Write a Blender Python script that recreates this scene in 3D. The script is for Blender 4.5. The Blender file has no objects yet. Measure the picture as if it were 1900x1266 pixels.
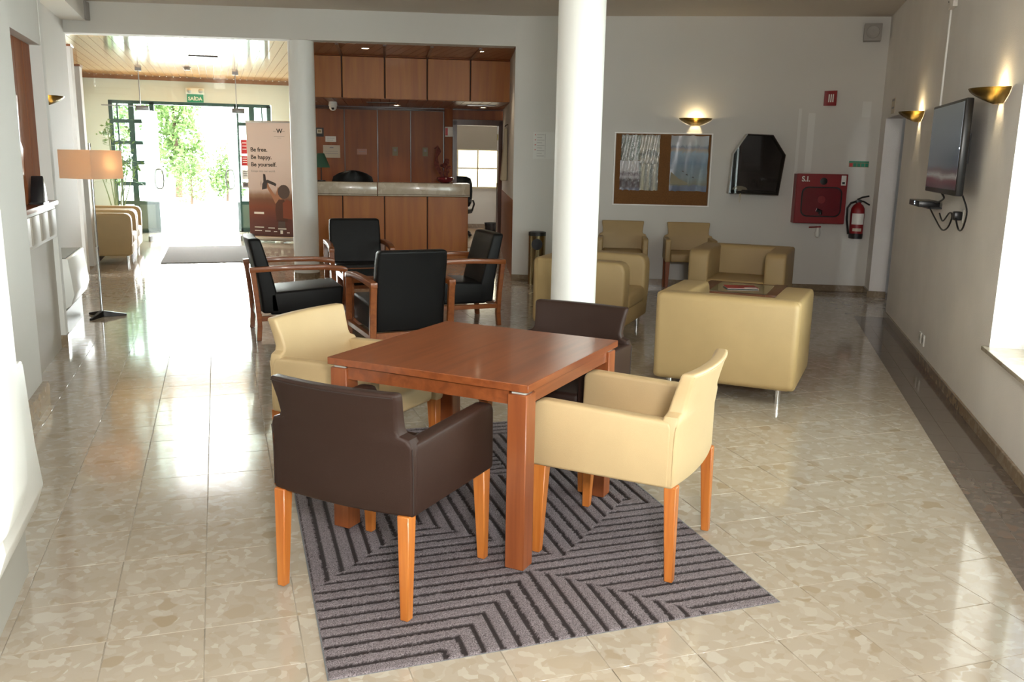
import bpy, bmesh, math, random
from mathutils import Matrix, Vector
random.seed(7)
rad = math.radians
SC = bpy.context.scene
COL = SC.collection
# ------------------------------------------------------------------ camera, world, light, exposure
F, PITCH, ROLL, YAW, EYE = 1650.0, rad(11.81), rad(1.08), rad(18.26), 1.565
cd = bpy.data.cameras.new('camera'); cam = bpy.data.objects.new('camera', cd); COL.objects.link(cam)
cd.sensor_fit = 'HORIZONTAL'; cd.sensor_width = 36.0; cd.lens = F / 1900 * 36; cd.clip_end = 300; cd.clip_start = .02
f0 = Vector((math.sin(YAW), math.cos(YAW), 0)); r0 = Vector((math.cos(YAW), -math.sin(YAW), 0)); up = Vector((0, 0, 1))
fw = f0 * math.cos(PITCH) - up * math.sin(PITCH); u = up * math.cos(PITCH) + f0 * math.sin(PITCH)
r2 = r0 * math.cos(ROLL) + u * math.sin(ROLL); u2 = u * math.cos(ROLL) - r0 * math.sin(ROLL)
M = Matrix((r2, u2, -fw)).transposed().to_4x4(); M.translation = (0, 0, EYE)
cam.matrix_world = M
SC.camera = cam
w = bpy.data.worlds.new('daylight'); SC.world = w; w.use_nodes = True
w.node_tree.nodes['Background'].inputs[0].default_value = (.93, .97, 1, 1)
w.node_tree.nodes['Background'].inputs[1].default_value = 14.0
SC.view_settings.view_transform = 'Standard'; SC.view_settings.look = 'None'
SC.view_settings.exposure = 0.0; SC.view_settings.gamma = 1.0; SC.view_settings.use_curve_mapping = False
def area(name, loc, aim, sx, sy, power, col=(1, 1, 1)):
    l = bpy.data.lights.new(name, 'AREA'); l.shape = 'RECTANGLE'; l.size = sx; l.size_y = sy; l.energy = power; l.color = col
    o = bpy.data.objects.new(name, l); COL.objects.link(o); o.location = loc
    o.rotation_euler = (Vector(aim) - Vector(loc)).to_track_quat('-Z', 'Y').to_euler(); return o
area('flash_light', (.22, -.3, 1.95), (1.2, 4.5, .9), .35, .35, 128, (1, .975, .93))
# ------------------------------------------------------------------ frames of the place
BA, RA, KA, HA = rad(-24.56), rad(-123.16), rad(-10), rad(-12.3)
FB = Matrix.Translation((3.52, 10.74, 0)) @ Matrix.Rotation(BA, 4, 'Z')   # back wall: x along it, -y into the room
FR = Matrix.Translation((6.45, 7.35, 0)) @ Matrix.Rotation(RA, 4, 'Z')    # right wall: x runs towards the camera
FK = Matrix.Translation((3.50, 12.79, 0)) @ Matrix.Rotation(KA, 4, 'Z')   # reception
FH = Matrix.Translation((3.52, 10.74, 0)) @ Matrix.Rotation(HA, 4, 'Z')   # header over the openings
I4 = Matrix.Identity(4)
for nm, x, s, pw in (('window_daylight', 5.15, 2.0, 40), ('window_daylight', 8.6, 2.2, 16)):  # second lamp sends daylight through a window added out of view
    a = FR @ Vector((x, .45, 1.35)); b = FR @ Vector((x, -3, .6)); area(nm, a, b, s, 1.5, pw, (.95, .98, 1))
area('entrance_daylight', (-.3, 18.9, 1.6), (-.2, 10, .3), 2.2, 2.2, 520, (.97, 1, .98))
# ------------------------------------------------------------------ materials
MAT = {}
def nt(name):
    m = bpy.data.materials.new(name); m.use_nodes = True; MAT[name] = m
    t = m.node_tree; return m, t, t.nodes['Principled BSDF']
def setp(b, **k):
    for a, v in k.items(): b.inputs[a.replace('_', ' ')].default_value = v
def rgb(c): return (*c, 1)
def pbr(name, c, rough=.5, metal=0., spec=.5, bump=0., bscale=200, coat=0., var=0., vscale=3):
    m, t, b = nt(name); setp(b, Base_Color=rgb(c), Roughness=rough, Metallic=metal)
    b.inputs['Specular IOR Level'].default_value = spec; b.inputs['Coat Weight'].default_value = coat
    L = t.links
    tc = t.nodes.new('ShaderNodeTexCoord')
    if var:
        n = t.nodes.new('ShaderNodeTexNoise'); n.inputs['Scale'].default_value = vscale; n.inputs['Detail'].default_value = 4
        L.new(tc.outputs['Object'], n.inputs['Vector'])
        r = t.nodes.new('ShaderNodeValToRGB')
        r.color_ramp.elements[0].color = rgb([x * (1 - var) for x in c]); r.color_ramp.elements[1].color = rgb([min(1, x * (1 + var)) for x in c])
        r.color_ramp.elements[0].position = .3; r.color_ramp.elements[1].position = .7
        L.new(n.outputs['Fac'], r.inputs[0]); L.new(r.outputs[0], b.inputs['Base Color'])
    if bump:
        n = t.nodes.new('ShaderNodeTexNoise'); n.inputs['Scale'].default_value = bscale; n.inputs['Detail'].default_value = 3
        L.new(tc.outputs['Object'], n.inputs['Vector'])
        bp = t.nodes.new('ShaderNodeBump'); bp.inputs['Strength'].default_value = bump; bp.inputs['Distance'].default_value = .004
        L.new(n.outputs['Fac'], bp.inputs['Height']); L.new(bp.outputs[0], b.inputs['Normal'])
    return m
def wood(name, c1, c2, rough=.3, axis=2, scale=6, coat=.2):
    m, t, b = nt(name); L = t.links
    tc = t.nodes.new('ShaderNodeTexCoord'); mp = t.nodes.new('ShaderNodeMapping')
    s = [scale * 5] * 3; s[axis] = scale * .35; mp.inputs['Scale'].default_value = s
    n = t.nodes.new('ShaderNodeTexNoise'); n.inputs['Scale'].default_value = 1; n.inputs['Detail'].default_value = 6; n.inputs['Distortion'].default_value = .6
    r = t.nodes.new('ShaderNodeValToRGB'); r.color_ramp.elements[0].color = rgb(c1); r.color_ramp.elements[1].color = rgb(c2)
    r.color_ramp.elements[0].position = .3; r.color_ramp.elements[1].position = .72
    oi = t.nodes.new('ShaderNodeObjectInfo'); ad = t.nodes.new('ShaderNodeVectorMath'); ad.operation = 'ADD'
    ml = t.nodes.new('ShaderNodeMath'); ml.operation = 'MULTIPLY'; ml.inputs[1].default_value = 37
    L.new(oi.outputs['Random'], ml.inputs[0]); L.new(tc.outputs['Object'], mp.inputs[0]); L.new(mp.outputs[0], ad.inputs[0]); L.new(ml.outputs[0], ad.inputs[1])
    L.new(ad.outputs[0], n.inputs['Vector']); L.new(n.outputs['Fac'], r.inputs[0]); L.new(r.outputs[0], b.inputs['Base Color'])
    setp(b, Roughness=rough); b.inputs['Coat Weight'].default_value = coat; b.inputs['Coat Roughness'].default_value = .08
    return m
def emit(name, c, s):
    m, t, b = nt(name); setp(b, Base_Color=rgb(c)); b.inputs['Emission Color'].default_value = rgb(c); b.inputs['Emission Strength'].default_value = s; return m
def glass(name, tint=(.93, .98, .95), gl=.1):
    m, t, b = nt(name); t.nodes.remove(b); L = t.links
    tr = t.nodes.new('ShaderNodeBsdfTransparent'); tr.inputs[0].default_value = rgb(tint)
    g = t.nodes.new('ShaderNodeBsdfGlossy'); g.inputs['Roughness'].default_value = .02
    mx = t.nodes.new('ShaderNodeMixShader'); mx.inputs[0].default_value = gl
    L.new(tr.outputs[0], mx.inputs[1]); L.new(g.outputs[0], mx.inputs[2]); L.new(mx.outputs[0], t.nodes['Material Output'].inputs[0]); return m
def stone(name, base, chip, light, rough=.1, scale=1.0):
    m, t, b = nt(name); L = t.links
    ge = t.nodes.new('ShaderNodeNewGeometry'); oi = t.nodes.new('ShaderNodeObjectInfo')
    ml = t.nodes.new('ShaderNodeMath'); ml.operation = 'MULTIPLY'; ml.inputs[1].default_value = 53
    ad = t.nodes.new('ShaderNodeVectorMath'); ad.operation = 'ADD'
    L.new(oi.outputs['Random'], ml.inputs[0]); L.new(ge.outputs['Position'], ad.inputs[0]); L.new(ml.outputs[0], ad.inputs[1])
    dn = t.nodes.new('ShaderNodeTexNoise'); dn.inputs['Scale'].default_value = 9; L.new(ad.outputs[0], dn.inputs['Vector'])
    vm = t.nodes.new('ShaderNodeVectorMath'); vm.operation = 'MULTIPLY_ADD'; vm.inputs[1].default_value = (.12, .12, .12)
    L.new(dn.outputs['Color'], vm.inputs[0]); L.new(ad.outputs[0], vm.inputs[2])
    def vor(sc, feat='F1'):
        v = t.nodes.new('ShaderNodeTexVoronoi'); v.inputs['Scale'].default_value = sc * scale; v.feature = feat
        L.new(vm.outputs[0], v.inputs['Vector']); return v
    def ramp(src, stops):
        r = t.nodes.new('ShaderNodeValToRGB'); e = r.color_ramp.elements
        while len(e) < len(stops): e.new(.5)
        for q, (p, c) in zip(e, stops): q.position = p; q.color = rgb(c)
        L.new(src, r.inputs[0]); return r.outputs[0]
    big = vor(10); small = vor(30); fine = vor(90)
    sep = t.nodes.new('ShaderNodeSeparateColor'); L.new(big.outputs['Color'], sep.inputs[0])
    sep2 = t.nodes.new('ShaderNodeSeparateColor'); L.new(small.outputs['Color'], sep2.inputs[0])
    mid = [(a + c) / 2 for a, c in zip(base, chip)]
    c_small = ramp(sep2.outputs[0], [(0, [.75 * y + .25 * x for x, y in zip(base, mid)]), (.35, base), (.65, base), (1, light)])
    isb = ramp(sep.outputs[0], [(.76, (0, 0, 0)), (.775, (1, 1, 1))])
    core = ramp(big.outputs['Distance'], [(.38, (1, 1, 1)), (.44, (0, 0, 0))])
    mk = t.nodes.new('ShaderNodeMath'); mk.operation = 'MULTIPLY'; L.new(isb, mk.inputs[0]); L.new(core, mk.inputs[1])
    c_big = ramp(sep.outputs[1], [(0, chip), (.55, mid), (1, light)])
    mx = t.nodes.new('ShaderNodeMix'); mx.data_type = 'RGBA'
    L.new(mk.outputs[0], mx.inputs[0]); L.new(c_small, mx.inputs[6]); L.new(c_big, mx.inputs[7])
    L.new(mx.outputs[2], b.inputs['Base Color']); setp(b, Roughness=rough)
    b.inputs['Coat Weight'].default_value = .25; b.inputs['Coat Roughness'].default_value = .03
    return m
stone('floor_stone', (.415, .355, .285), (.335, .262, .18), (.49, .44, .375), .11)
stone('border_stone', (.11, .085, .07), (.16, .10, .07), (.15, .12, .10), .12)
stone('skirting_stone', (.26, .19, .12), (.20, .14, .085), (.32, .25, .17), .2)
stone('counter_marble', (.62, .55, .44), (.52, .44, .32), (.70, .64, .54), .2, .6)
pbr('grout', (.42, .37, .30), .8); pbr('hearth_stone', (.42, .37, .31), .5)
pbr('white_wall', (.69, .67, .635), .75, bump=.15, bscale=60, var=.03, vscale=.8)
pbr('stipple_wall', (.79, .75, .72), .85, bump=.6, bscale=160, var=.05, vscale=2)
pbr('ceiling_paint', (.66, .60, .53), .8)
pbr('column_paint', (.86, .86, .83), .45)
pbr('patch_paint', (.78, .77, .74), .6)
pbr('blue_lit_wall', (.42, .47, .58), .8)  # bluish light of the corridor put into the wall colour
pbr('dark_leather', (.030, .0145, .0105), .42, bump=.25, bscale=500, spec=.22)
pbr('cream_leather', (.52, .38, .205), .48, bump=.2, bscale=450, var=.04, vscale=5)
pbr('sofa_leather', (.41, .285, .13), .5, bump=.2, bscale=400, var=.06, vscale=3)
pbr('black_leather', (.008, .008, .0085), .45, bump=.25, bscale=420, spec=.22)
pbr('seam', (.02, .012, .01), .6)
pbr('cream_seam', (.50, .37, .20), .6)
wood('orange_wood', (.40, .105, .016), (.56, .19, .035), .35, 2, 8)
wood('cherry_wood', (.17, .043, .013), (.27, .075, .022), .3, 0, 5, .3)
wood('cherry_leg', (.20, .05, .015), (.31, .09, .026), .32, 2, 5, .2)
wood('arm_wood', (.21, .056, .013), (.32, .098, .024), .35, 1, 6)
wood('panel_wood', (.36, .105, .007), (.47, .16, .013), .42, 2, 2.4, .06)
wood('dark_panel_wood', (.21, .050, .008), (.30, .088, .013), .5, 2, 2.4, 0)
wood('frame_wood', (.06, .022, .012), (.10, .035, .018), .3, 2, 3)
wood('niche_wood', (.20, .05, .010), (.29, .085, .018), .6, 2, 3, 0)
wood('plank_wood', (.50, .235, .085), (.60, .31, .12), .13, 1, 1.5, .5)
wood('dark_plank_wood', (.20, .065, .018), (.28, .10, .03), .3, 1, 1.5, .2)
wood('office_floor_wood', (.25, .15, .07), (.32, .2, .1), .25, 0, 2)
pbr('joint_dark', (.05, .014, .006), .6)
pbr('chrome', (.75, .76, .78), .12, 1.0)
pbr('satin_metal', (.55, .55, .56), .3, 1.0); pbr('dull_steel', (.22, .22, .22), .35, 1.0)
pbr('brass', (.30, .235, .11), .2, 1.0)
pbr('bin_brass', (.33, .26, .14), .2, 1.0)
pbr('black_metal', (.012, .012, .012), .4)
pbr('black_plastic', (.012, .012, .014), .3)
pbr('white_enamel', (.78, .77, .73), .35)
pbr('grey_enamel', (.50, .49, .45), .4)
pbr('white_plastic', (.75, .74, .70), .4)
pbr('grey_plastic', (.33, .31, .29), .5)
pbr('green_frame', (.012, .05, .045), .35)
pbr('green_panel', (.10, .14, .12), .5)
pbr('red_paint', (.24, .006, .010), .4)
pbr('bright_red', (.5, .02, .02), .4)
pbr('print_white', (.82, .80, .76), .5)
pbr('print_dark', (.03, .028, .03), .6)
pbr('print_grey', (.30, .27, .28), .6)
pbr('cork', (.19, .082, .025), .9, bump=.5, bscale=350, var=.12, vscale=60)
pbr('frame_white', (.92, .91, .89), .35)
pbr('case_inside', (.035, .018, .010), .6)
pbr('sign_green', (.01, .25, .14), .5)
pbr('mat_grey', (.20, .19, .19), .95, bump=1, bscale=300, var=.15, vscale=80)
pbr('rug_back', (.16, .17, .18), .9)
pbr('leaf_green', (.13, .22, .05), .5, var=.35, vscale=8)
pbr('tree_green', (.15, .25, .07), .6, var=.4, vscale=1.2)
pbr('bark', (.12, .08, .05), .9)
pbr('stem_green', (.20, .22, .10), .6)
pbr('outdoor_paving', (.75, .75, .72), .8)
pbr('grass', (.25, .35, .12), .9)
pbr('terracotta', (.30, .12, .07), .7)
pbr('red_glaze', (.16, .012, .02), .2, coat=.4)
pbr('dried_flower', (.16, .035, .025), .8, var=.4, vscale=30)
pbr('paper', (.60, .52, .42), .7)
pbr('paper_white', (.74, .73, .70), .7)
pbr('paper_pink', (.42, .22, .17), .6)
pbr('yellow_paper', (.65, .45, .06), .6)
pbr('dark_green_glass', (.012, .022, .02), .08, coat=.6)
pbr('sage_glass', (.16, .20, .14), .08, coat=.6)
pbr('table_glass_frame', (.20, .075, .03), .35)
pbr('blind_fabric', (.24, .205, .16), .9)
pbr('lamp_green', (.05, .13, .08), .5)
pbr('cream_fabric', (.62, .55, .40), .9)
pbr('khaki', (.25, .22, .14), .6)
glass('clear_glass', gl=.03); glass('case_glass', (.75, .75, .75), .015); glass('dark_glass', (.35, .3, .3), .12)
emit('bulb', (1, .80, .45), 30); emit('downlight_glow', (1, .82, .56), 22); emit('led', (.7, .85, 1), 5); emit('office_window_light', (1, .93, .70), 3.0)
# shade of the floor lamp: translucent cloth
m, t, b = nt('shade_cloth'); L = t.links
setp(b, Base_Color=rgb((.85, .66, .52)), Roughness=.9)
tl = t.nodes.new('ShaderNodeBsdfTranslucent'); tl.inputs[0].default_value = rgb((.92, .74, .58)); mx = t.nodes.new('ShaderNodeMixShader'); mx.inputs[0].default_value = .5
L.new(b.outputs[0], mx.inputs[1]); L.new(tl.outputs[0], mx.inputs[2]); L.new(mx.outputs[0], t.nodes['Material Output'].inputs[0])
# rug pile: colour from the carved depth of the pile
m, t, b = nt('rug_pile'); L = t.links
at = t.nodes.new('ShaderNodeAttribute'); at.attribute_name = 'carve'
n1 = t.nodes.new('ShaderNodeTexNoise'); n1.inputs['Scale'].default_value = 260; n1.inputs['Detail'].default_value = 2
tc = t.nodes.new('ShaderNodeTexCoord'); L.new(tc.outputs['Object'], n1.inputs['Vector'])
r = t.nodes.new('ShaderNodeValToRGB'); r.color_ramp.elements[0].color = (.055, .04, .045, 1); r.color_ramp.elements[1].color = (.31, .265, .285, 1)
r.color_ramp.elements[0].position = .32; r.color_ramp.elements[1].position = .68; L.new(n1.outputs['Fac'], r.inputs[0])
mx = t.nodes.new('ShaderNodeMix'); mx.data_type = 'RGBA'; mx.inputs[7].default_value = (.022, .014, .015, 1)
L.new(at.outputs['Fac'], mx.inputs[0]); L.new(r.outputs[0], mx.inputs[6]); L.new(mx.outputs[2], b.inputs['Base Color'])
setp(b, Roughness=.85); bp = t.nodes.new('ShaderNodeBump'); bp.inputs['Strength'].default_value = .9; bp.inputs['Distance'].default_value = .006
L.new(n1.outputs['Fac'], bp.inputs['Height']); L.new(bp.outputs[0], b.inputs['Normal'])
def banded(name, stops, axis='Z', noise=.03, nscale=5, rough=.5, emission=0.):
    """flat print or screen: colour bands along one axis of the generated box, wavered by noise"""
    m, t, b = nt(name); L = t.links
    tc = t.nodes.new('ShaderNodeTexCoord'); sp = t.nodes.new('ShaderNodeSeparateXYZ'); L.new(tc.outputs['Generated'], sp.inputs[0])
    n = t.nodes.new('ShaderNodeTexNoise'); n.inputs['Scale'].default_value = nscale; n.inputs['Detail'].default_value = 5; L.new(tc.outputs['Generated'], n.inputs['Vector'])
    a = t.nodes.new('ShaderNodeMath'); a.operation = 'MULTIPLY_ADD'; a.inputs[1].default_value = noise * 4
    L.new(n.outputs['Fac'], a.inputs[0]); L.new(sp.outputs[axis], a.inputs[2])
    s = t.nodes.new('ShaderNodeMath'); s.operation = 'SUBTRACT'; s.inputs[1].default_value = noise * 2; L.new(a.outputs[0], s.inputs[0])
    r = t.nodes.new('ShaderNodeValToRGB'); e = r.color_ramp.elements
    while len(e) < len(stops): e.new(.5)
    for q, (p, c) in zip(e, stops): q.position = p; q.color = rgb(c)
    L.new(s.outputs[0], r.inputs[0]); L.new(r.outputs[0], b.inputs['Base Color']); setp(b, Roughness=rough)
    if emission:
        L.new(r.outputs[0], b.inputs['Emission Color']); b.inputs['Emission Strength'].default_value = emission
    return m
banded('sea_print', [(0, (0.121, 0.149, 0.27)), (.09, (0.135, 0.162, 0.27)), (.13, (0.216, 0.203, 0.149)), (.24, (0.203, 0.257, 0.27)), (.5, (0.135, 0.23, 0.365)), (.68, (0.297, 0.405, 0.54)), (.74, (0.459, 0.365, 0.297)), (.79, (0.243, 0.27, 0.351)), (.83, (0.513, 0.527, 0.567)), (1, (0.567, 0.567, 0.594))], 'Z', .025, 4, .18)
banded('stone_print', [(0, (0.472, 0.446, 0.378)), (.2, (0.81, 0.756, 0.608)), (.35, (0.189, 0.189, 0.149)), (.5, (0.743, 0.675, 0.513)), (.65, (0.54, 0.486, 0.365)), (.8, (0.743, 0.675, 0.54)), (1, (0.486, 0.446, 0.351))], 'Z', .16, 4, .18)
banded('garden_print', [(0, (0.135, 0.162, 0.121)), (.35, (0.675, 0.675, 0.621)), (.5, (0.216, 0.27, 0.203)), (.7, (0.95, 0.95, 0.95)), (1, (0.27, 0.324, 0.243))], 'X', .28, 4, .18)
banded('street_print', [(0, (0.297, 0.311, 0.459)), (.12, (0.216, 0.162, 0.176)), (.35, (0.135, 0.0945, 0.0945)), (.45, (0.743, 0.702, 0.743)), (.55, (0.27, 0.203, 0.23)), (.66, (0.81, 0.769, 0.783)), (1, (0.837, 0.837, 0.864))], 'Z', .06, 5, .18)
banded('statue_print', [(0, (0.108, 0.108, 0.121)), (.2, (0.837, 0.783, 0.567)), (.35, (0.338, 0.324, 0.27)), (.5, (0.891, 0.837, 0.648)), (.62, (0.189, 0.203, 0.189)), (.8, (0.81, 0.756, 0.594)), (1, (0.27, 0.297, 0.27))], 'X', .05, 6, .18)
banded('banner_print', [(0, (.09, .03, .03)), (.14, (.13, .035, .03)), (.26, (.22, .06, .03)), (.33, (.2, .085, .05)), (.37, (.34, .2, .14)), (.42, (.66, .54, .52)), (.7, (.80, .70, .70)), (1, (.78, .69, .70))], 'Z', .012, 6, .5)
banded('tv_picture', [(0, (.06, .05, .06)), (.1, (.12, .04, .05)), (.16, (.3, .29, .28)), (.22, (.10, .05, .06)), (.27, (.09, .11, .14)), (.6, (.10, .13, .17)), (1, (.14, .17, .19))], 'Z', .03, 3, .12, .22)
# ------------------------------------------------------------------ mesh helpers
class MB:
    def __init__(s): s.bm = bmesh.new()
    def _x(s, verts, M):
        if M is not None: bmesh.ops.transform(s.bm, matrix=M, verts=verts)
    def box(s, x0, x1, y0, y1, z0, z1, bev=0, seg=2, M=None):
        r = bmesh.ops.create_cube(s.bm, size=1); v = r['verts']
        bmesh.ops.transform(s.bm, matrix=Matrix.Translation(((x0 + x1) / 2, (y0 + y1) / 2, (z0 + z1) / 2)) @ Matrix.Diagonal((abs(x1 - x0), abs(y1 - y0), abs(z1 - z0), 1)), verts=v)
        s._x(v, M)
        if bev:
            ed = list({e for q in v for e in q.link_edges})
            bmesh.ops.bevel(s.bm, geom=ed, offset=bev, segments=seg, profile=.5, affect='EDGES', clamp_overlap=True)
        return s
    def hexa(s, p, bev=0, seg=2):
        """8 points: bottom 4 counter-clockwise, top 4"""
        v = [s.bm.verts.new(q) for q in p]
        fs = [s.bm.faces.new([v[i] for i in f]) for f in ((3, 2, 1, 0), (4, 5, 6, 7), (0, 1, 5, 4), (1, 2, 6, 5), (2, 3, 7, 6), (3, 0, 4, 7))]
        if bev: bmesh.ops.bevel(s.bm, geom=list({e for q in v for e in q.link_edges}), offset=bev, segments=seg, profile=.5, affect='EDGES', clamp_overlap=True)
        return s
    def leg(s, x, y, z0, z1, a, b, dx=0, dy=0, bev=.003):
        """tapered square leg: top side a at (x,y,z1), foot side b shifted by dx,dy"""
        q = []
        for (cx, cy, z, h) in ((x + dx, y + dy, z0, b / 2), (x, y, z1, a / 2)):
            q += [(cx - h, cy - h, z), (cx + h, cy - h, z), (cx + h, cy + h, z), (cx - h, cy + h, z)]
        return s.hexa(q, bev, 1)
    def prism(s, pts, h0, h1, axis='z', bev=0, seg=2, M=None):
        """polygon extruded along an axis; for axis y the points are (x,z), for axis x they are (y,z)"""
        def P(a, b, h): return {'z': (a, b, h), 'y': (a, h, b), 'x': (h, a, b)}[axis]
        lo = [s.bm.verts.new(P(a, b, h0)) for a, b in pts]; hi = [s.bm.verts.new(P(a, b, h1)) for a, b in pts]
        n = len(pts); fs = [s.bm.faces.new(lo[::-1]), s.bm.faces.new(hi)]
        for i in range(n): fs.append(s.bm.faces.new((lo[i], lo[(i + 1) % n], hi[(i + 1) % n], hi[i])))
        bmesh.ops.recalc_face_normals(s.bm, faces=fs)
        s._x(lo + hi, M)
        if bev:
            ed = list({e for f in fs for e in f.edges})
            bmesh.ops.bevel(s.bm, geom=ed, offset=bev, segments=seg, profile=.5, affect='EDGES', clamp_overlap=True)
        return s
    def cyl(s, x, y, z0, z1, r0, r1=None, n=24, axis='z', M=None):
        r1 = r0 if r1 is None else r1
        return s.lathe([(r0, z0), (r1, z1)], n, Matrix.Translation((x, y, 0)) if M is None else M @ Matrix.Translation((x, y, 0)), caps=True)
    def lathe(s, prof, n=24, M=None, caps=False, a0=0, a1=2 * math.pi):
        full = abs(a1 - a0 - 2 * math.pi) < 1e-6; k = n if full else n + 1; rings = []
        for (r, z) in prof: rings.append([s.bm.verts.new((r * math.cos(a0 + (a1 - a0) * i / n), r * math.sin(a0 + (a1 - a0) * i / n), z)) for i in range(k)])
        fs = []
        for a, b in zip(rings, rings[1:]):
            for i in range(n): fs.append(s.bm.faces.new((a[i], a[(i + 1) % k], b[(i + 1) % k], b[i])))
        if caps: fs.append(s.bm.faces.new(rings[0][::-1])); fs.append(s.bm.faces.new(rings[-1]))
        s._x([v for q in rings for v in q], M)
        bmesh.ops.recalc_face_normals(s.bm, faces=fs); return s
    def tube(s, path, r, n=8, closed=False):
        P = [Vector(p) for p in path]; rings = []; m = len(P)
        rr = r if isinstance(r, (list, tuple)) else [r] * m; prev = None
        for i, p in enumerate(P):
            if closed: d = P[(i + 1) % m] - P[i - 1]
            else: d = P[min(i + 1, m - 1)] - P[max(i - 1, 0)]
            d.normalize()
            if prev is None: a = d.orthogonal().normalized()
            else: a = (prev - d * prev.dot(d)).normalized()
            prev = a; b = d.cross(a)
            rings.append([s.bm.verts.new(p + (a * math.cos(2 * math.pi * j / n) + b * math.sin(2 * math.pi * j / n)) * rr[i]) for j in range(n)])
        pr = list(zip(rings, rings[1:])) + ([(rings[-1], rings[0])] if closed else []); fs = []
        for A, B in pr:
            for j in range(n): fs.append(s.bm.faces.new((A[j], A[(j + 1) % n], B[(j + 1) % n], B[j])))
        if not closed: fs.append(s.bm.faces.new(rings[0][::-1])); fs.append(s.bm.faces.new(rings[-1]))
        bmesh.ops.recalc_face_normals(s.bm, faces=fs); return s
    def shell(s, rows, nx, th, fy, bev=.012):
        """upholstered panel: rows of (half width, z); fy(u,z) gives the rear face's y; th thickness towards +y"""
        A, B = [], []
        for hw, z in rows:
            ra, rb = [], []
            for i in range(nx + 1):
                q = -1 + 2 * i / nx; y = fy(q, z); ra.append(s.bm.verts.new((q * hw, y, z))); rb.append(s.bm.verts.new((q * hw, y + th(z) if callable(th) else y + th, z)))
            A.append(ra); B.append(rb)
        fs = []; R = len(rows)
        for j in range(R - 1):
            for i in range(nx):
                fs.append(s.bm.faces.new((A[j][i], A[j][i + 1], A[j + 1][i + 1], A[j + 1][i]))); fs.append(s.bm.faces.new((B[j][i + 1], B[j][i], B[j + 1][i], B[j + 1][i + 1])))
            fs.append(s.bm.faces.new((A[j][0], A[j + 1][0], B[j + 1][0], B[j][0]))); fs.append(s.bm.faces.new((A[j][nx], B[j][nx], B[j + 1][nx], A[j + 1][nx])))
        for i in range(nx):
            fs.append(s.bm.faces.new((A[0][i], B[0][i], B[0][i + 1], A[0][i + 1]))); fs.append(s.bm.faces.new((A[-1][i], A[-1][i + 1], B[-1][i + 1], B[-1][i])))
        bmesh.ops.recalc_face_normals(s.bm, faces=fs)
        if bev:
            ed = [e for e in {e for f in fs for e in f.edges} if len(e.link_faces) == 2 and e.calc_face_angle(0) > .9]
            bmesh.ops.bevel(s.bm, geom=ed, offset=bev, segments=3, profile=.5, affect='EDGES', clamp_overlap=True)
        return s
    def mesh(s, name):
        me = bpy.data.meshes.new(name); s.bm.to_mesh(me); s.bm.free()
        me.polygons.foreach_set('use_smooth', [True] * len(me.polygons)); me.set_sharp_from_angle(angle=rad(38)); return me
def link(name, me, mat, parent=None, M=None):
    if mat is not None:
        me.materials.clear(); me.materials.append(MAT[mat])
    o = bpy.data.objects.new(name, me); COL.objects.link(o)
    if parent is not None: o.parent = parent
    if M is not None: o.matrix_local = M
    return o
def obj(name, mb, mat, parent=None, M=None): return link(name, mb.mesh(name), mat, parent, M)
def bx(name, mat, parent, *a, **k):
    M = k.pop('at', None); return obj(name, MB().box(*a, **k), mat, parent, M)
def tag(o, label, cat, group=None, kind=None):
    if label: o['label'] = label
    if cat: o['category'] = cat
    if group: o['group'] = group
    if kind: o['kind'] = kind
    return o
def thing(name, label, cat, M=None, group=None):
    o = bpy.data.objects.new(name, None); COL.objects.link(o); o.empty_display_size = .1
    if M is not None: o.matrix_world = M
    return tag(o, label, cat, group)
def struct(o): o['kind'] = 'structure'; return o
def copy_tree(o, M=None, label=None, mats=None, parent=None):
    c = o.copy(); COL.objects.link(c); c.parent = parent
    if M is not None: c.matrix_world = M
    if label: c['label'] = label
    for ch in list(o.children):
        copy_tree(ch, parent=c, mats=mats)
    if mats and c.type == 'MESH' and c.data.materials and c.data.materials[0].name in mats:
        key = c.data.name + '|' + mats[c.data.materials[0].name]
        me = bpy.data.meshes.get(key)
        if me is None: me = c.data.copy(); me.name = key; me.materials[0] = MAT[mats[c.data.materials[0].name]]
        c.data = me
    return c
def T(x, y, z=0, a=0): return Matrix.Translation((x, y, z)) @ Matrix.Rotation(a, 4, 'Z')
def text(name, s, size, mat, parent, M, depth=.0008, bold=0.):
    cu = bpy.data.curves.new(name, 'FONT'); cu.body = s; cu.size = size; cu.extrude = depth; cu.offset = bold
    o = bpy.data.objects.new(name, cu); COL.objects.link(o)
    dg = bpy.context.evaluated_depsgraph_get(); me = bpy.data.meshes.new_from_object(o.evaluated_get(dg)); bpy.data.objects.remove(o); bpy.data.curves.remove(cu)
    return link(name, me, mat, parent, M @ Matrix.Rotation(math.pi / 2, 4, 'X'))
exec_order = 'structure, objects, details'
# ================================================================== STRUCTURE
CH, EH = 3.21, 2.86            # ceiling of the lounge, ceiling of entrance and reception
def wallbox(name, mat, F, boxes):
    b = MB()
    for q in boxes: b.box(*q)
    return struct(obj(name, b, mat, None, F))
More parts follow.
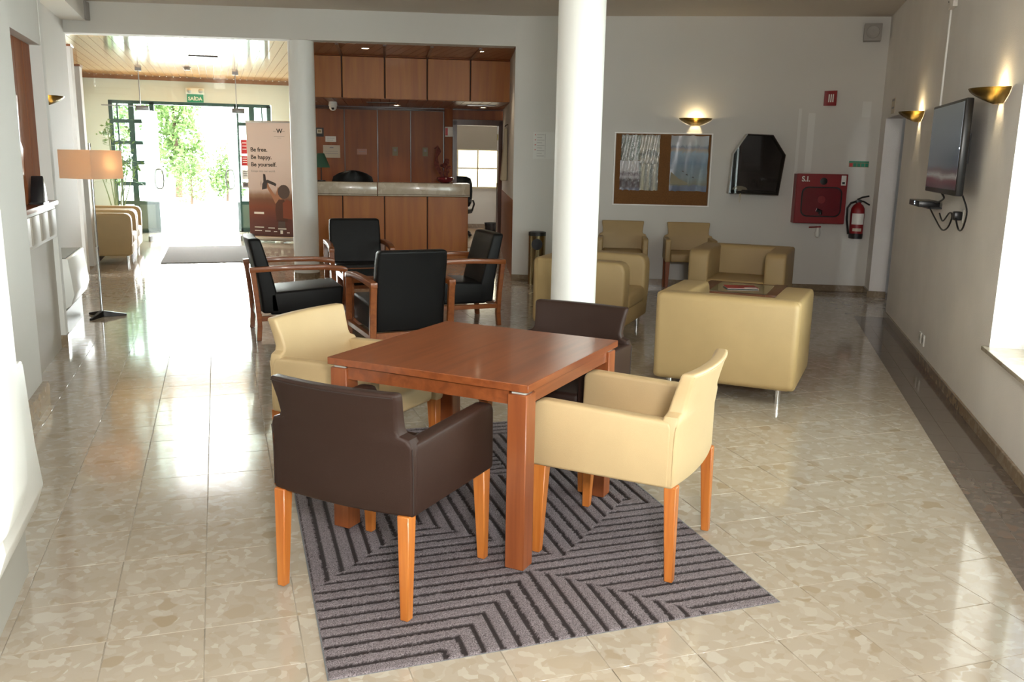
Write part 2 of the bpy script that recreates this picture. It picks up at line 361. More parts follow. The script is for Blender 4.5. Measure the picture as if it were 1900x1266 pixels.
# ---- floor with stone tiles
fl = struct(obj('floor', MB().box(-3.2, 9.5, -5, 18.35, -.12, -.003), 'grout'))
def inside(x, y):
    if x < -1.6 or y < -3.5: return False
    v = FR.inverted() @ Vector((x, y, 0))
    if v.y > .25 and y < 9.4: return False
    v = FB.inverted() @ Vector((x, y, 0))
    if v.y > .3 and v.x > .1: return False
    return y < 18.3 and (x < 5.2)or (y < 9.5)
P, G = .302, .0022
cells = []
for i in range(-6, 32):
    for j in range(-20, 52):
        x, y = -.411 + P * (i + .5), 2.885 + P * (j + .5)
        if not inside(x, y): continue
        v = Vector((x, y, -EYE)); dep = v.dot(fw)
        if dep < .8: continue
        px = 950 + F * v.dot(r2) / dep; py = 633 - F * v.dot(u2) / dep
        cells.append(((dep if -60 < px < 1960 and py < 1340 else 50 + dep), x, y))
cells.sort()
tile_me = MB().box(-P / 2 + G / 2, P / 2 - G / 2, -P / 2 + G / 2, P / 2 - G / 2, -.012, 0, bev=.0012, seg=1).mesh('floor_tile'); tile_me.materials.append(MAT['floor_stone'])
for k, (d, x, y) in enumerate(cells[:295]): link('floor_tile', tile_me, None, fl, Matrix.Translation((x, y, 0)))
b = MB()
for (d, x, y) in cells[295:]:
    h = P / 2 - G / 2; b.box(x - h, x + h, y - h, y + h, -.012, 0)
tag(obj('floor_tiles_beyond', b, 'floor_stone', fl), None, None, kind='stuff')
def strip(F, x0, x1, y0, y1, n):
    for k in range(n):
        a = x0 + (x1 - x0) * k / n; c = x0 + (x1 - x0) * (k + 1) / n
        o = obj('border_tile', MB().box(a + .0012, c - .0012, y0, y1, -.01, .002), 'border_stone', fl); o.matrix_world = F
strip(FR, 0, 9.3, -.20, -.005, 31); strip(FR, 0, 9.3, -.30, -.202, 31); strip(FB, .05, 4.35, -.12, -.005, 14)
# ---- walls
wallbox('wall_right', 'stipple_wall', FR, [(0, 4.08, 0, .32, 0, CH), (4.08, 6.3, 0, .32, 0, .50), (4.08, 6.3, 0, .32, 2.35, CH), (6.3, 7.5, 0, .32, 0, CH), (7.5, 9.7, 0, .32, 0, .50), (7.5, 9.7, 0, .32, 2.35, CH), (9.7, 14.2, 0, .32, 0, CH), (-1.46, 0, 0, .18, 2.05, CH), (-2.2, -1.46, 0, .18, 0, CH)])
wallbox('wall_back', 'white_wall', FB, [(0, 4.75, 0, .28, 0, CH)])
wallbox('wall_header', 'white_wall', FH, [(-5.4, .0, 0, .26, EH, CH)])
wallbox('wall_left', 'white_wall', I4, [(-1.4, -1.15, -5, 5.2, 0, CH), (-2.3, -1.085, 5.2, 5.95, 0, CH), (-2.3, -1.61, 7.70, 11.98, 0, CH), (-1.7, -1.20, 7.68, 7.79, 0, CH), (-1.5, -1.205, 5.95, 7.75, 2.30, CH), (-1.62, -1.35, 8.0, 11.7, 2.98, CH)])
wallbox('wall_left_entrance', 'white_wall', I4, [(-2.5, -2.3, 12.4, 18.4, 0, 2.45), (-2.3, -1.60, 12.2, 12.42, 0, 2.74), (-2.3, -1.62, 13.05, 13.27, 0, 2.58)])
fz = struct(obj('trim_1', MB().box(-2.5, -2.28, 12.4, 18.4, 2.45, EH).box(-2.3, -1.59, 12.18, 12.44, 2.74, 2.765).box(-2.3, -1.61, 13.03, 13.29, 2.58, 2.605), 'dark_plank_wood'))
wallbox('wall_entrance', 'white_wall', I4, [(-2.5, -1.83, 18.2, 18.42, 0, EH), (1.05, 1.9, 18.2, 18.42, 0, EH), (-1.83, 1.05, 18.2, 18.42, 2.42, EH)])
struct(obj('trim_2', MB().box(-2.3, 1.6, 18.17, 18.2, 2.79, EH), 'dark_plank_wood'))
pm = T(1.05, 11.72, 0, math.atan2(6.5, .55) - math.pi / 2)
wallbox('wall_partition', 'white_wall', pm, [(-.08, 0, 0, 6.7, 0, EH)])
# reception shell
wallbox('wall_reception_side', 'white_wall', T(3.60, 10.98, 0, math.atan2(3.42, .92) - math.pi / 2), [(0, .14, 0, 3.55, 1.0, EH)])
struct(obj('trim_3', MB().box(-.008, .14, 0, 3.55, .0, 1.0), 'dark_panel_wood', None, T(3.60, 10.98, 0, math.atan2(3.42, .92) - math.pi / 2)))
rb = struct(obj('wall_reception', MB().box(-2.48, -.14, 1.83, 1.95, 0, 2.31).box(-.14, .78, 1.83, 1.95, 2.10, 2.31), 'frame_wood', None, FK))
for x0, x1 in ((-2.48, -1.85), (-1.85, -1.32), (-1.32, -.785), (-.785, -.245)):
    obj('panel', MB().box(x0 + .008, x1 - .008, 1.80, 1.835, 0.05, 2.24, bev=.004, seg=1), 'dark_panel_wood', rb)
obj('panel', MB().box(-.13, .76, 1.80, 1.835, 2.12, 2.27, bev=.004, seg=1), 'dark_panel_wood', rb)
obj('moulding', MB().box(-2.48, -.2, 1.78, 1.83, 2.245, 2.275, bev=.006), 'frame_wood', rb)
obj('pilaster', MB().box(-.235, -.10, 1.77, 1.83, 0, 2.30, bev=.006), 'dark_panel_wood', rb)
dr = struct(obj('door_1', MB().box(-.10, -.03, 1.76, 1.97, 0, 2.10).box(.66, .78, 1.76, 1.97, 0, 2.10).box(-.10, .78, 1.76, 1.97, 2.03, 2.12), 'frame_wood', None, FK))
for z in (1.85, 1.05): obj('hinge', MB().cyl(.655, 1.85, z - .05, z + .05, .012), 'brass', dr)
# office beyond the doorway
wallbox('wall_office', 'white_wall', FK, [(-.6, 2.3, 6.0, 6.15, 0, EH), (1.30, 1.4, 1.97, 6.0, 0, EH), (-.7, -.6, 1.97, 6.0, 0, EH)])
struct(obj('baseboard_office', MB().box(-.6, 1.3, 5.98, 6.0, 0, .1), 'skirting_stone', None, FK))
of = struct(obj('floor_office', MB().box(-.6, 1.3, 1.9, 6.0, -.01, .001), 'joint_dark', None, FK))
for k in range(27): obj('floor_plank', MB().box(-.6, 1.3, 1.95 + .15 * k, 1.95 + .15 * k + .144, 0, .006), 'office_floor_wood', of)
ow = struct(obj('window_1', MB().box(.30, 1.21, 5.94, 6.0, .85, .89).box(.30, .335, 5.95, 6.0, .89, 1.70).box(1.175, 1.21, 5.95, 6.0, .89, 1.70).box(.735, .765, 5.95, 6.0, .89, 1.70).box(.335, 1.175, 5.95, 6.0, 1.26, 1.29), 'cream_fabric', None, FK))
for x0, x1 in ((.335, .735), (.765, 1.175)):
    for z0, z1 in ((.89, 1.26), (1.29, 1.70)): obj('pane', MB().box(x0, x1, 5.985, 5.995, z0, z1), 'office_window_light', ow)
bl = tag(obj('roller_blind', MB().box(.26, 1.24, 5.90, 5.915, 1.66, 2.4), 'blind_fabric', None, FK), 'beige roller blind half lowered over the office window', 'blind')
obj('bottom_bar', MB().box(.26, 1.24, 5.895, 5.92, 1.645, 1.665), 'cream_fabric', bl)
# fascia over the counter
fa = struct(obj('wall_fascia', MB().box(-2.30, .75, -.36, -.2, 2.31, EH).box(-2.30, .75, -.36, 1.95, 2.30, 2.33), 'joint_dark', None, FK))
js = [-2.30, -1.78, -1.2, -.62, -.02, .62]
for a, c in zip(js, js[1:]): obj('panel', MB().box(a + .009, c - .009, -.40, -.36, 2.292, 2.84, bev=.004, seg=1), 'panel_wood', fa)
obj('moulding', MB().box(-2.30, .75, -.42, -.36, 2.845, EH, bev=.004), 'dark_panel_wood', fa)
for k in range(26):
    x = -2.30 + .13 * k
    if x > .62: break
    obj('soffit_plank', MB().box(x, x + .124, -.36, 1.80, 2.288, 2.30, bev=.002, seg=1), 'dark_plank_wood', fa)
# ---- ceilings
struct(obj('ceiling', MB().box(-3, 9.6, -5.2, 18.45, CH, CH + .15), 'ceiling_paint'))
ce = struct(obj('ceiling_entrance', MB().prism([(-2.5, 12.15), (1.0, 11.40), (1.9, 11.40), (1.9, 18.3), (-2.5, 18.3)], EH + .012, EH + .1).prism([(1.905, 11.22), (4.6, 10.96), (4.6, 15.2), (1.905, 15.2)], EH + .012, EH + .1), 'joint_dark'))
for k in range(36):
    x = -2.45 + .118 * k
    if x > 1.7: break
    y0 = 10.97 + (3.5 - x - .06) * .218
    obj('ceiling_plank', MB().box(x, x + .113, y0, 18.2, EH, EH + .012), 'plank_wood', ce)
for k in range(30):
    x = 1.10 + .118 * k
    if x > 4.5: break
    obj('ceiling_plank', MB().box(x, x + .113, max(10.97 + (3.5 - x) * .218, 10.6), 12.95, EH - .002, EH + .010), 'dark_plank_wood', ce)
for s in js[1:-1]:
    o = obj('batten', MB().box(s - .02, s + .02, -1.7, -.38, EH - .02, EH), 'frame_wood', ce); o.matrix_world = FK
# ---- skirting
struct(obj('baseboard_back', MB().box(.0, 4.36, -.018, 0, 0, .075, bev=.003, seg=1), 'skirting_stone', None, FB))
struct(obj('baseboard_right', MB().box(0, 12, -.018, 0, 0, .072, bev=.003, seg=1).box(-2.0, -1.46, -.018, 0, 0, .075).box(-1.46, -1.445, -.018, .185, 0, .075), 'skirting_stone', None, FR))
struct(obj('baseboard_left', MB().box(-1.085, -1.05, 5.18, 5.97, 0, .14).box(-1.5, -1.05, 5.16, 5.2, 0, .14).box(-1.3, -1.185, 7.665, 7.68, 0, .1).box(-1.20, -1.185, 7.68, 7.79, 0, .1).box(-1.61, -1.595, 8.0, 11.9, 0, .1), 'skirting_stone'))
# ---- right wall: doorway into the corridor, window
wallbox('wall_corridor', 'blue_lit_wall', FR, [(-2.4, 3.2, 1.5, 1.6, 0, CH), (-2.5, -2.4, .18, 1.6, 0, CH), (3.2, 3.3, .32, 1.25, 0, CH)])  # last box: unseen end wall added to dim the corridor's daylight
wn = struct(obj('window_2', MB().box(4.08, 4.14, .22, .28, .52, 2.35).box(6.24, 6.3, .22, .28, .52, 2.35).box(4.08, 6.3, .22, .28, .52, .58).box(4.08, 6.3, .22, .28, 2.29, 2.35).box(5.16, 5.22, .22, .28, .58, 2.29), 'green_frame', None, FR))
for x0, x1 in ((4.14, 5.16), (5.22, 6.24)): obj('pane', MB().box(x0, x1, .245, .252, .58, 2.29), 'clear_glass', wn)
obj('reveal', MB().box(4.075, 4.085, -.002, .22, .52, 2.36), 'stipple_wall', wn)
obj('sill', MB().box(4.04, 6.34, -.035, .30, .50, .525, bev=.003), 'counter_marble', wn)
wn = struct(obj('window_added', MB().box(7.5, 7.56, .22, .28, .52, 2.35).box(9.64, 9.7, .22, .28, .52, 2.35).box(7.5, 9.7, .22, .28, .5, .58).box(7.5, 9.7, .22, .28, 2.29, 2.35).box(8.57, 8.63, .22, .28, .58, 2.29), 'green_frame', None, FR))  # unseen window, added to bring daylight onto the foreground
for x0, x1 in ((7.56, 8.57), (8.63, 9.64)): obj('pane', MB().box(x0, x1, .245, .252, .58, 2.29), 'clear_glass', wn)
# ---- repainted patches on the back wall
for q in ((3.405, 3.44, 1.43, 2.17), (3.52, 3.60, 1.43, 2.12), (3.40, 3.425, 1.0, 1.43)): obj('paint_patch', MB().box(q[0], q[1], -.0012, 0, q[2], q[3]), 'patch_paint', bpy.data.objects['wall_back'])
o = obj('paint_patch', MB().box(4.13, 4.23, -.0012, 0, 2.08, 2.26), 'patch_paint', bpy.data.objects['wall_back'])
# ---- columns
def column(x, y, r, h, label):
    o = thing('column', label, 'column', T(x, y)); obj('shaft', MB().cyl(0, 0, 0, h, r, n=48), 'column_paint', o); obj('base_ring', MB().cyl(0, 0, 0, .07, r + .006, n=48), 'skirting_stone', o)
column(2.27, 5.57, .152, CH, 'white round column rising behind the dark chair between lounge seats')
column(1.03, 11.46, .155, EH, 'white round column under the header between entrance and reception counter')
# ---- entrance glazing in dark green frames
gw = MB()
for x in (-1.80, -1.095, .40, 1.0): gw.box(x - .04, x + .04, 18.22, 18.28, 0, 2.40)
gw.box(-1.83, 1.03, 18.22, 18.28, 2.36, 2.42)
for x0, x1, mx, zs in ((-1.80, -1.095, -1.45, (2.05, 1.66, 1.30, .91, .56)), (.40, 1.0, .68, (2.05, .56))):
    gw.box(mx - .05, mx + .05, 18.22, 18.28, 0, 2.36)
    for z in zs: gw.box(x0, x1, 18.225, 18.275, z - .035, z + .035)
    gw.box(x0, x1, 18.22, 18.28, 0, .08)
gw.box(-1.70, -1.67, 18.23, 18.27, 0, 2.36).box(.86, .885, 18.23, 18.27, 0, 2.36)
ef = struct(obj('window_4', gw, 'green_frame'))
for x0, x1, zs in ((-1.77, -1.485, (.08, .535, .885, 1.275, 1.635, 2.025, 2.36)), (-1.415, -1.125, (.585, .885, 1.275, 1.635, 2.025, 2.36)), (.43, .645, (.585, 2.025, 2.36)), (.715, .97, (.585, 2.025, 2.36))):
    for a, c in zip(zs, zs[1:]): obj('pane', MB().box(x0, x1, 18.247, 18.253, a + .02, c), 'clear_glass', ef)
obj('lower_panel', MB().box(-1.415, -1.125, 18.235, 18.265, .08, .535), 'green_panel', ef)
for x0, x1 in ((.43, .645), (.715, .97)): obj('lower_panel', MB().box(x0, x1, 18.235, 18.265, .08, .535), 'green_panel', ef)
# inner frameless glass screen with two leaves swung open
gs = struct(obj('window_5', MB().box(-2.3, -1.16, 16.395, 16.405, 0, EH).box(.375, 1.40, 16.395, 16.405, 0, EH).box(-1.15, .365, 16.395, 16.405, 2.25, EH), 'clear_glass'))
for x in (-1.155, .37):
    obj('fin', MB().box(x - .006, x + .006, 16.36, 16.44, 2.25, EH), 'dull_steel', gs)
    obj('clamp', MB().box(x - .05, x + .05, 16.38, 16.42, EH - .05, EH), 'dull_steel', gs)
    obj('patch_fitting', MB().box(x - .08, x + .13, 16.38, 16.42, 2.18, 2.26, bev=.004), 'dull_steel', gs)
obj('transom_rail', MB().box(-1.75, -1.16, 16.385, 16.415, 2.24, 2.255), 'dull_steel', gs)
for n, x, a, s in (('door_2', -1.15, rad(76), 1), ('door_3', .365, rad(101), 1)):
    d = struct(obj(n, MB().box(0, .82, -.005, .005, .02, 2.2), 'clear_glass', None, T(x, 16.41, 0, a)))
    obj('bottom_rail', MB().box(0, .82, -.015, .015, .0, .09, bev=.003), 'dull_steel', d)
    obj('pull_handle', MB().tube([(.74, .075 * math.cos(a) * (abs(math.cos(a)) ** -.45 if abs(math.cos(a)) > .05 else 1), 1.04 + .17 * math.sin(a)) for a in [2 * math.pi * k / 24 for k in range(24)]], .013, 8, True), 'dull_steel', d)
# ---- fireplace niche on the left
nb = struct(obj('wall_niche', MB().box(-1.5, -1.30, 5.95, 7.70, 0, 2.30), 'joint_dark'))
for k in range(6): obj('panel', MB().box(-1.30, -1.28, 5.96 + .286 * k, 5.96 + .286 * k + .28, 1.16, 2.30, bev=.003, seg=1), 'niche_wood', nb)
# ================================================================== OUTDOORS
struct(obj('ground_outside', MB().box(-30, 30, 18.42, 70, -.2, -.03), 'outdoor_paving'))
def tree(x, y, h, r, label, n, trunk=True, z0=.3):
    t = thing('tree' if trunk else 'shrub', label, 'tree' if trunk else 'shrub', T(x, y, -.03), 'greenery beyond the entrance')
    b = bmesh.new(); lobes = [(random.uniform(-.55, .55) * r, random.uniform(-.5, .5) * r, z0 + random.uniform(.12, .95) * (h - z0), random.uniform(.35, .6) * r) for _ in range(16)]
    for k in range(n):
        cx, cy, cz, cr = random.choice(lobes)
        v = Vector((random.gauss(0, 1), random.gauss(0, 1), random.gauss(0, 1))).normalized() * cr * random.uniform(.7, 1.05)
        c = Vector((cx, cy, max(cz, .15))) + v; c.z = max(c.z, .06); s = random.uniform(.06, .12) * (h / 4) ** .5
        q = Matrix.Rotation(random.uniform(0, 6.28), 3, Vector((random.gauss(0, 1), random.gauss(0, 1), random.gauss(0, 1))).normalized())
        vs = [b.verts.new(c + q @ Vector(p) * s) for p in ((-1, 0, 0), (0, -.5, .15), (1, 0, 0), (0, .5, .15))]; b.faces.new(vs)
    me = bpy.data.meshes.new('foliage'); b.to_mesh(me); b.free(); link('foliage', me, 'tree_green', t)
    if trunk: obj('trunk', MB().tube([(0, 0, -.02), (.05, 0, h * .3), (-.05, .05, h * .6), (0, 0, h * .85)], [.12, .1, .07, .03]), 'bark', t)
    else: obj('stem', MB().tube([(0, 0, -.02), (.03, 0, h * .3), (0, .03, h * .7)], [.04, .03, .015]), 'bark', t)
tree(-3.15, 29.5, 4.3, 1.25, 'tall leafy tree seen through the left glazing bars of the entrance', 4200)
tree(-1.25, 32.3, 3.6, 1.15, 'bushy tree beside the open glass leaf with its crown over the drive', 4600)
tree(-.75, 28.2, 1.3, .55, 'low round bush in front of the bushy tree outside the doors', 1300, False, .1)
tree(.28, 30, 1.65, .7, 'small round shrub standing alone on the pale drive outside', 1900, False, .1)
tree(-5.9, 31, 4.6, 1.3, 'dense leafy tree at the outer end of the row outside', 2500)
# ================================================================== DINING GROUP
def dining_chair(name, label, leather, seam):
    t = thing(name, label, 'chair', None, 'upholstered armchairs with orange wooden legs')
    obj('seat', MB().box(-.235, .235, -.24, .275, .37, .47, bev=.022, seg=3), leather, t)
    rows = [(.295, .37), (.295, .45), (.295, .56), (.294, .615), (.282, .64), (.25, .652), (.243, .67), (.247, .72), (.255, .77), (.258, .80)]
    fy = lambda q, z: -.30 - .05 * max(0, (z - .55) / .25) ** 1.4 + .028 * q * q
    bk = obj('backrest', MB().shell(rows, 12, lambda z: .085 - .035 * (z - .37) / .43, fy, .012), leather, t)
    for k in (-1, 1): obj('stitching', MB().tube([(k * .294, fy(1, z) + .003, z) for z in (.385, .45, .52, .58, .61)], .0018, 5), seam, bk)
    obj('top_stitching', MB().tube([(-.25 + .5 * k / 12, fy(-1 + k / 6, .79) - .001, .787) for k in range(13)], .0016, 5), seam, bk)
    for s in (-1, 1):
        a = [(-.26, .37), (.295, .37), (.30, .40), (.296, .61), (.28, .632), (.25, .638), (-.25, .625), (-.26, .60)]
        obj('armrest', MB().prism([(y, z) for y, z in a], s * .235, s * .297, 'x', bev=.014, seg=3), leather, t)
    for sx in (-1, 1):
        obj('leg', MB().leg(sx * .262, -.262, 0, .375, .047, .032, sx * .005, -.012), 'orange_wood', t)
        obj('leg', MB().leg(sx * .262, .262, 0, .375, .052, .032, sx * .005, .01), 'orange_wood', t)
    return t
def face(x, y, deg): return T(x, y, 0, rad(deg - 90))       # faces the given compass angle measured from +x
RUGH = .0095
c0 = dining_chair('armchair', 'dark brown leather armchair on the rug beside the table leg, back half off it', 'dark_leather', 'seam')
c0.matrix_world = face(.545, 3.12, 45.5) @ Matrix.Translation((0, 0, RUGH))
LT = {'dark_leather': 'cream_leather', 'seam': 'cream_seam'}; LS = {'dark_leather': 'sofa_leather', 'seam': 'cream_seam', 'orange_wood': 'cherry_leg'}
copy_tree(c0, face(1.535, 3.125, 135.5) @ Matrix.Translation((0, 0, RUGH)), 'cream leather armchair drawn up to the table with its back to the low sofas', LT)
copy_tree(c0, face(.595, 4.14, -45) @ Matrix.Translation((0, 0, RUGH)), 'cream leather armchair across the table, its back towards the black lounge chairs', LT)
copy_tree(c0, face(1.58, 4.06, -135) @ Matrix.Translation((0, 0, RUGH)), 'dark brown leather armchair tucked under the table in front of the round column')
copy_tree(c0, FB @ T(1.385, -.40, 0, math.pi), 'tan leather armchair against the wall beneath the cork board, beside the round column', LS)
copy_tree(c0, FB @ T(2.18, -.42, 0, math.pi), 'tan leather armchair against the wall below the right edge of the cork board', LS)
# square table
TC = T(1.05, 3.61, RUGH, rad(45.3))
tb = thing('square_table', 'square cherry wood table with thick block legs standing on the rug', 'table', TC)
hx, hy = .475, .455
obj('tabletop', MB().box(-hx, hx, -hy, hy, .706, .736, bev=.002, seg=1), 'cherry_wood', tb)
for sx in (-1, 1):
    for sy in (-1, 1):
        x0, x1 = sorted((sx * (hx - .008), sx * (hx - .088))); y0, y1 = sorted((sy * (hy - .008), sy * (hy - .088)))
        lg = obj('leg', MB().box(x0, x1, y0, y1, 0, .694, bev=.0035, seg=1), 'cherry_leg', tb)
        obj('spacer', MB().box(x0 + .012, x1 - .012, y0 + .012, y1 - .012, .694, .706), 'grey_enamel', lg)
for s in (-1, 1):
    obj('apron', MB().box(-hx + .088, hx - .088, s * (hy - .03) - .011, s * (hy - .03) + .011, .650, .706), 'cherry_wood', tb)
    obj('apron', MB().box(s * (hx - .03) - .011, s * (hx - .03) + .011, -hy + .088, hy - .088, .650, .706), 'cherry_wood', tb)
# rug, pile carved in a maze of straight grooves that turn along diagonals
rc = [Vector((.25, 2.46)), Vector((1.86, 2.50)), Vector((1.90, 4.86)), Vector((.29, 4.86))]
W_, H_ = 1.61, 2.38
def groove(u, v):
    if v < .53: vert = v < .50 - abs(u - .82)
    elif v < 2.15:
        c = min(abs(u), abs(u - .98), abs(u - 1.96)); vert = (v - .57) > c
        if v > 1.45: vert = vert and not (v - 1.45 > .55 - abs(u - .5) and abs(u - .5) < .55) or u > 1.2
    else: vert = (2.38 - v) > .24 and False
    p = .062; q = (u + .012 if vert else v + .02) % p
    return q < .0185
rug = thing('patterned_rug', 'grey and plum rug with dark carved maze lines under the square table', 'rug', T(0, 0))
nu, nv = 290, 430
b = bmesh.new(); grid = []; carve = []
for j in range(nv + 1):
    row = []
    for i in range(nu + 1):
        a, c = i / nu, j / nv
        p = rc[0].lerp(rc[1], a).lerp(rc[3].lerp(rc[2], a), c)
        edge = i in (0, nu) or j in (0, nv); g = groove(a * W_ + random.uniform(-.002, .002), c * H_ + random.uniform(-.002, .002))
        carve.append(1.0 if g and not edge else 0.0)
        row.append(b.verts.new((p.x, p.y, .0022 if edge else (.0035 if g else .0085) + random.uniform(-.0008, .0008))))
    grid.append(row)
for j in range(nv):
    for i in range(nu): b.faces.new((grid[j][i], grid[j][i + 1], grid[j + 1][i + 1], grid[j + 1][i]))
me = bpy.data.meshes.new('pile'); b.to_mesh(me); b.free()
at = me.attributes.new('carve', 'FLOAT', 'POINT'); at.data.foreach_set('value', carve)
me.polygons.foreach_set('use_smooth', [True] * len(me.polygons)); link('pile', me, 'rug_pile', rug)
obj('backing', MB().prism([(p.x + .004 * s, p.y) for p, s in zip(rc, (-1, 1, 1, -1))], .0003, .0024), 'rug_back', rug)
# ================================================================== BLACK LOUNGE CHAIRS
def lounge_chair(label):
    t = thing('lounge_chair', label, 'chair', None, 'black lounge chairs with wooden arm frames')
    st = obj('seat', MB().hexa([(-.275, -.26, .205), (.275, -.26, .205), (.275, .345, .205), (-.275, .345, .205), (-.275, -.26, .395), (.275, -.26, .395), (.275, .36, .435), (-.275, .36, .435)], .022, 3), 'black_leather', t)
    obj('backrest', MB().shell([(.275, .22), (.275, .4), (.275, .6), (.275, .75), (.27, .83), (.262, .85)], 8, lambda z: .15 - .05 * (z - .22) / .63, lambda q, z: -.335 - .10 * ((z - .22) / .63) ** 1.5 + .015 * q * q, .02), 'black_leather', t)
    for s in (-1, 1):
        x0, x1 = sorted((s * .285, s * .335))
        pr = [(-.385, .0), (-.345, .0), (-.335, .12), (-.345, .30), (-.372, .58), (-.38, .605), (-.42, .605), (-.405, .50), (-.385, .30), (-.375, .14)]
        obj('leg', MB().prism(pr, x0, x1, 'x', bev=.004, seg=1), 'arm_wood', t)
        obj('leg', MB().prism([(.36, 0), (.395, 0), (.40, .3), (.385, .60), (.345, .60), (.36, .3)], x0, x1, 'x', bev=.004, seg=1), 'arm_wood', t)
        obj('armrest', MB().prism([(-.42, .575), (-.1, .588), (.2, .585), (.345, .565), (.387, .552), (.387, .596), (.35, .612), (.2, .628), (-.1, .632), (-.42, .618)], x0 - .002, x1 + .002, 'x', bev=.005, seg=2), 'arm_wood', t)
        obj('side_rail', MB().box(x0 + .006, x1 - .006, -.37, .37, .165, .205, bev=.003, seg=1), 'arm_wood', t)
    obj('cross_rail', MB().box(-.29, .29, .30, .33, .17, .225), 'arm_wood', t); obj('cross_rail', MB().box(-.29, .29, -.36, -.33, .17, .22), 'arm_wood', t)
    return t
l0 = lounge_chair('black lounge chair with its back to the entrance mat, side arms in profile'); l0.matrix_world = face(.62, 7.93, 3)
copy_tree(l0, face(1.335, 6.98, 96), 'black lounge chair whose back panel rises behind the cherry table')
copy_tree(l0, face(2.07, 8.13, 183), 'black lounge chair beside the brass ash bin, facing the entrance mat')
copy_tree(l0, face(1.40, 9.55, -92), 'black lounge chair with its front to the room, back to the reception counter')
gt = thing('glass_table', 'low wooden side table with dark green glass top among black lounge chairs', 'table', T(1.35, 8.2, 0, rad(1)) @ Matrix.Diagonal((.92, .98, 1, 1)))
obj('frame', MB().box(-.34, .34, -.34, -.27, .43, .48, bev=.004).box(-.34, .34, .27, .34, .43, .48, bev=.004).box(-.34, -.27, -.27, .27, .43, .48).box(.27, .34, -.27, .27, .43, .48), 'arm_wood', gt)
obj('glass_top', MB().box(-.275, .275, -.275, .275, .465, .478), 'dark_green_glass', gt)
obj('lower_shelf', MB().box(-.28, .28, -.28, .28, .16, .18), 'arm_wood', gt)
for sx in (-1, 1):
    for sy in (-1, 1): obj('leg', MB().leg(sx * .30, sy * .30, 0, .43, .07, .06), 'arm_wood', gt)
# ================================================================== TUB SOFAS
def sofa(label):
    t = thing('tub_armchair', label, 'armchair', None, 'low tub armchairs on chrome feet')
    n = 'sofa_leather'
    obj('base', MB().box(-.44, .44, -.38, .40, .11, .26, bev=.02), n, t)
    obj('seat_cushion', MB().box(-.30, .30, -.24, .415, .25, .40, bev=.045, seg=4), n, t)
    bk = MB().hexa([(-.465, -.43, .10), (.465, -.43, .10), (.465, -.24, .10), (-.465, -.24, .10), (-.47, -.43, .69), (.47, -.43, .69), (.45, -.25, .69), (-.45, -.25, .69)], .045, 4)
    obj('backrest', bk, n, t)
    for s in (-1, 1):
        pr = [(-.40, .10), (.36, .10), (.395, .14), (.41, .40), (.41, .60), (.395, .655), (.35, .682), (-.40, .69)]
        x0, x1 = sorted((s * .27, s * .468)); obj('armrest', MB().prism(pr, x0, x1, 'x', bev=.07, seg=5), n, t)
    for sx in (-1, 1):
        for sy in (-.34, .33): obj('foot', MB().cyl(sx * .36, sy, 0, .115, .019, n=16), 'chrome', t)
    return t
s0 = sofa('tan leather tub armchair with its smooth back to the cream dining chair'); s0.matrix_world = face(3.385, 5.30, 48)
copy_tree(s0, face(3.24, 7.46, -40), 'tan leather tub armchair half hidden by the round white column')
copy_tree(s0, face(5.05, 7.86, -131), 'tan leather tub armchair facing the glass coffee table, by the wall chairs')
for k, lb in enumerate(('tan leather tub armchair along the entrance wall, seen side on behind the floor lamp', 'tan leather tub armchair along the entrance wall, between the side-on one and the plant')):
    copy_tree(s0, face(-1.565, 13.78 + .97 * k, 0), lb)
ct = thing('coffee_table', 'wood framed coffee table with sage green glass between tub armchairs', 'table', T(4.52, 7.0, 0, rad(-41)))
obj('frame', MB().box(-.36, -.25, -.36, .36, .375, .42, bev=.005).box(.25, .36, -.36, .36, .375, .42, bev=.005).box(-.25, .25, -.36, -.30, .375, .415).box(-.25, .25, .30, .36, .375, .415), 'table_glass_frame', ct)
obj('glass_top', MB().box(-.25, .25, -.30, .30, .40, .416), 'sage_glass', ct)
for sx in (-1, 1):
    for sy in (-1, 1): obj('leg', MB().leg(sx * .31, sy * .31, 0, .38, .06, .05), 'table_glass_frame', ct)
mg = thing('magazine', 'red covered magazine lying on the glass coffee table', 'magazine', T(4.50, 7.0, .4195, rad(-20)))
obj('pages', MB().box(-.14, .14, -.10, .10, .0006, .006), 'paper_white', mg); obj('cover', MB().box(-.142, .142, -.102, .102, .006, .0075), 'bright_red', mg)
obj('title_strip', MB().box(.02, .13, -.09, -.04, .0075, .0083), 'print_white', mg)
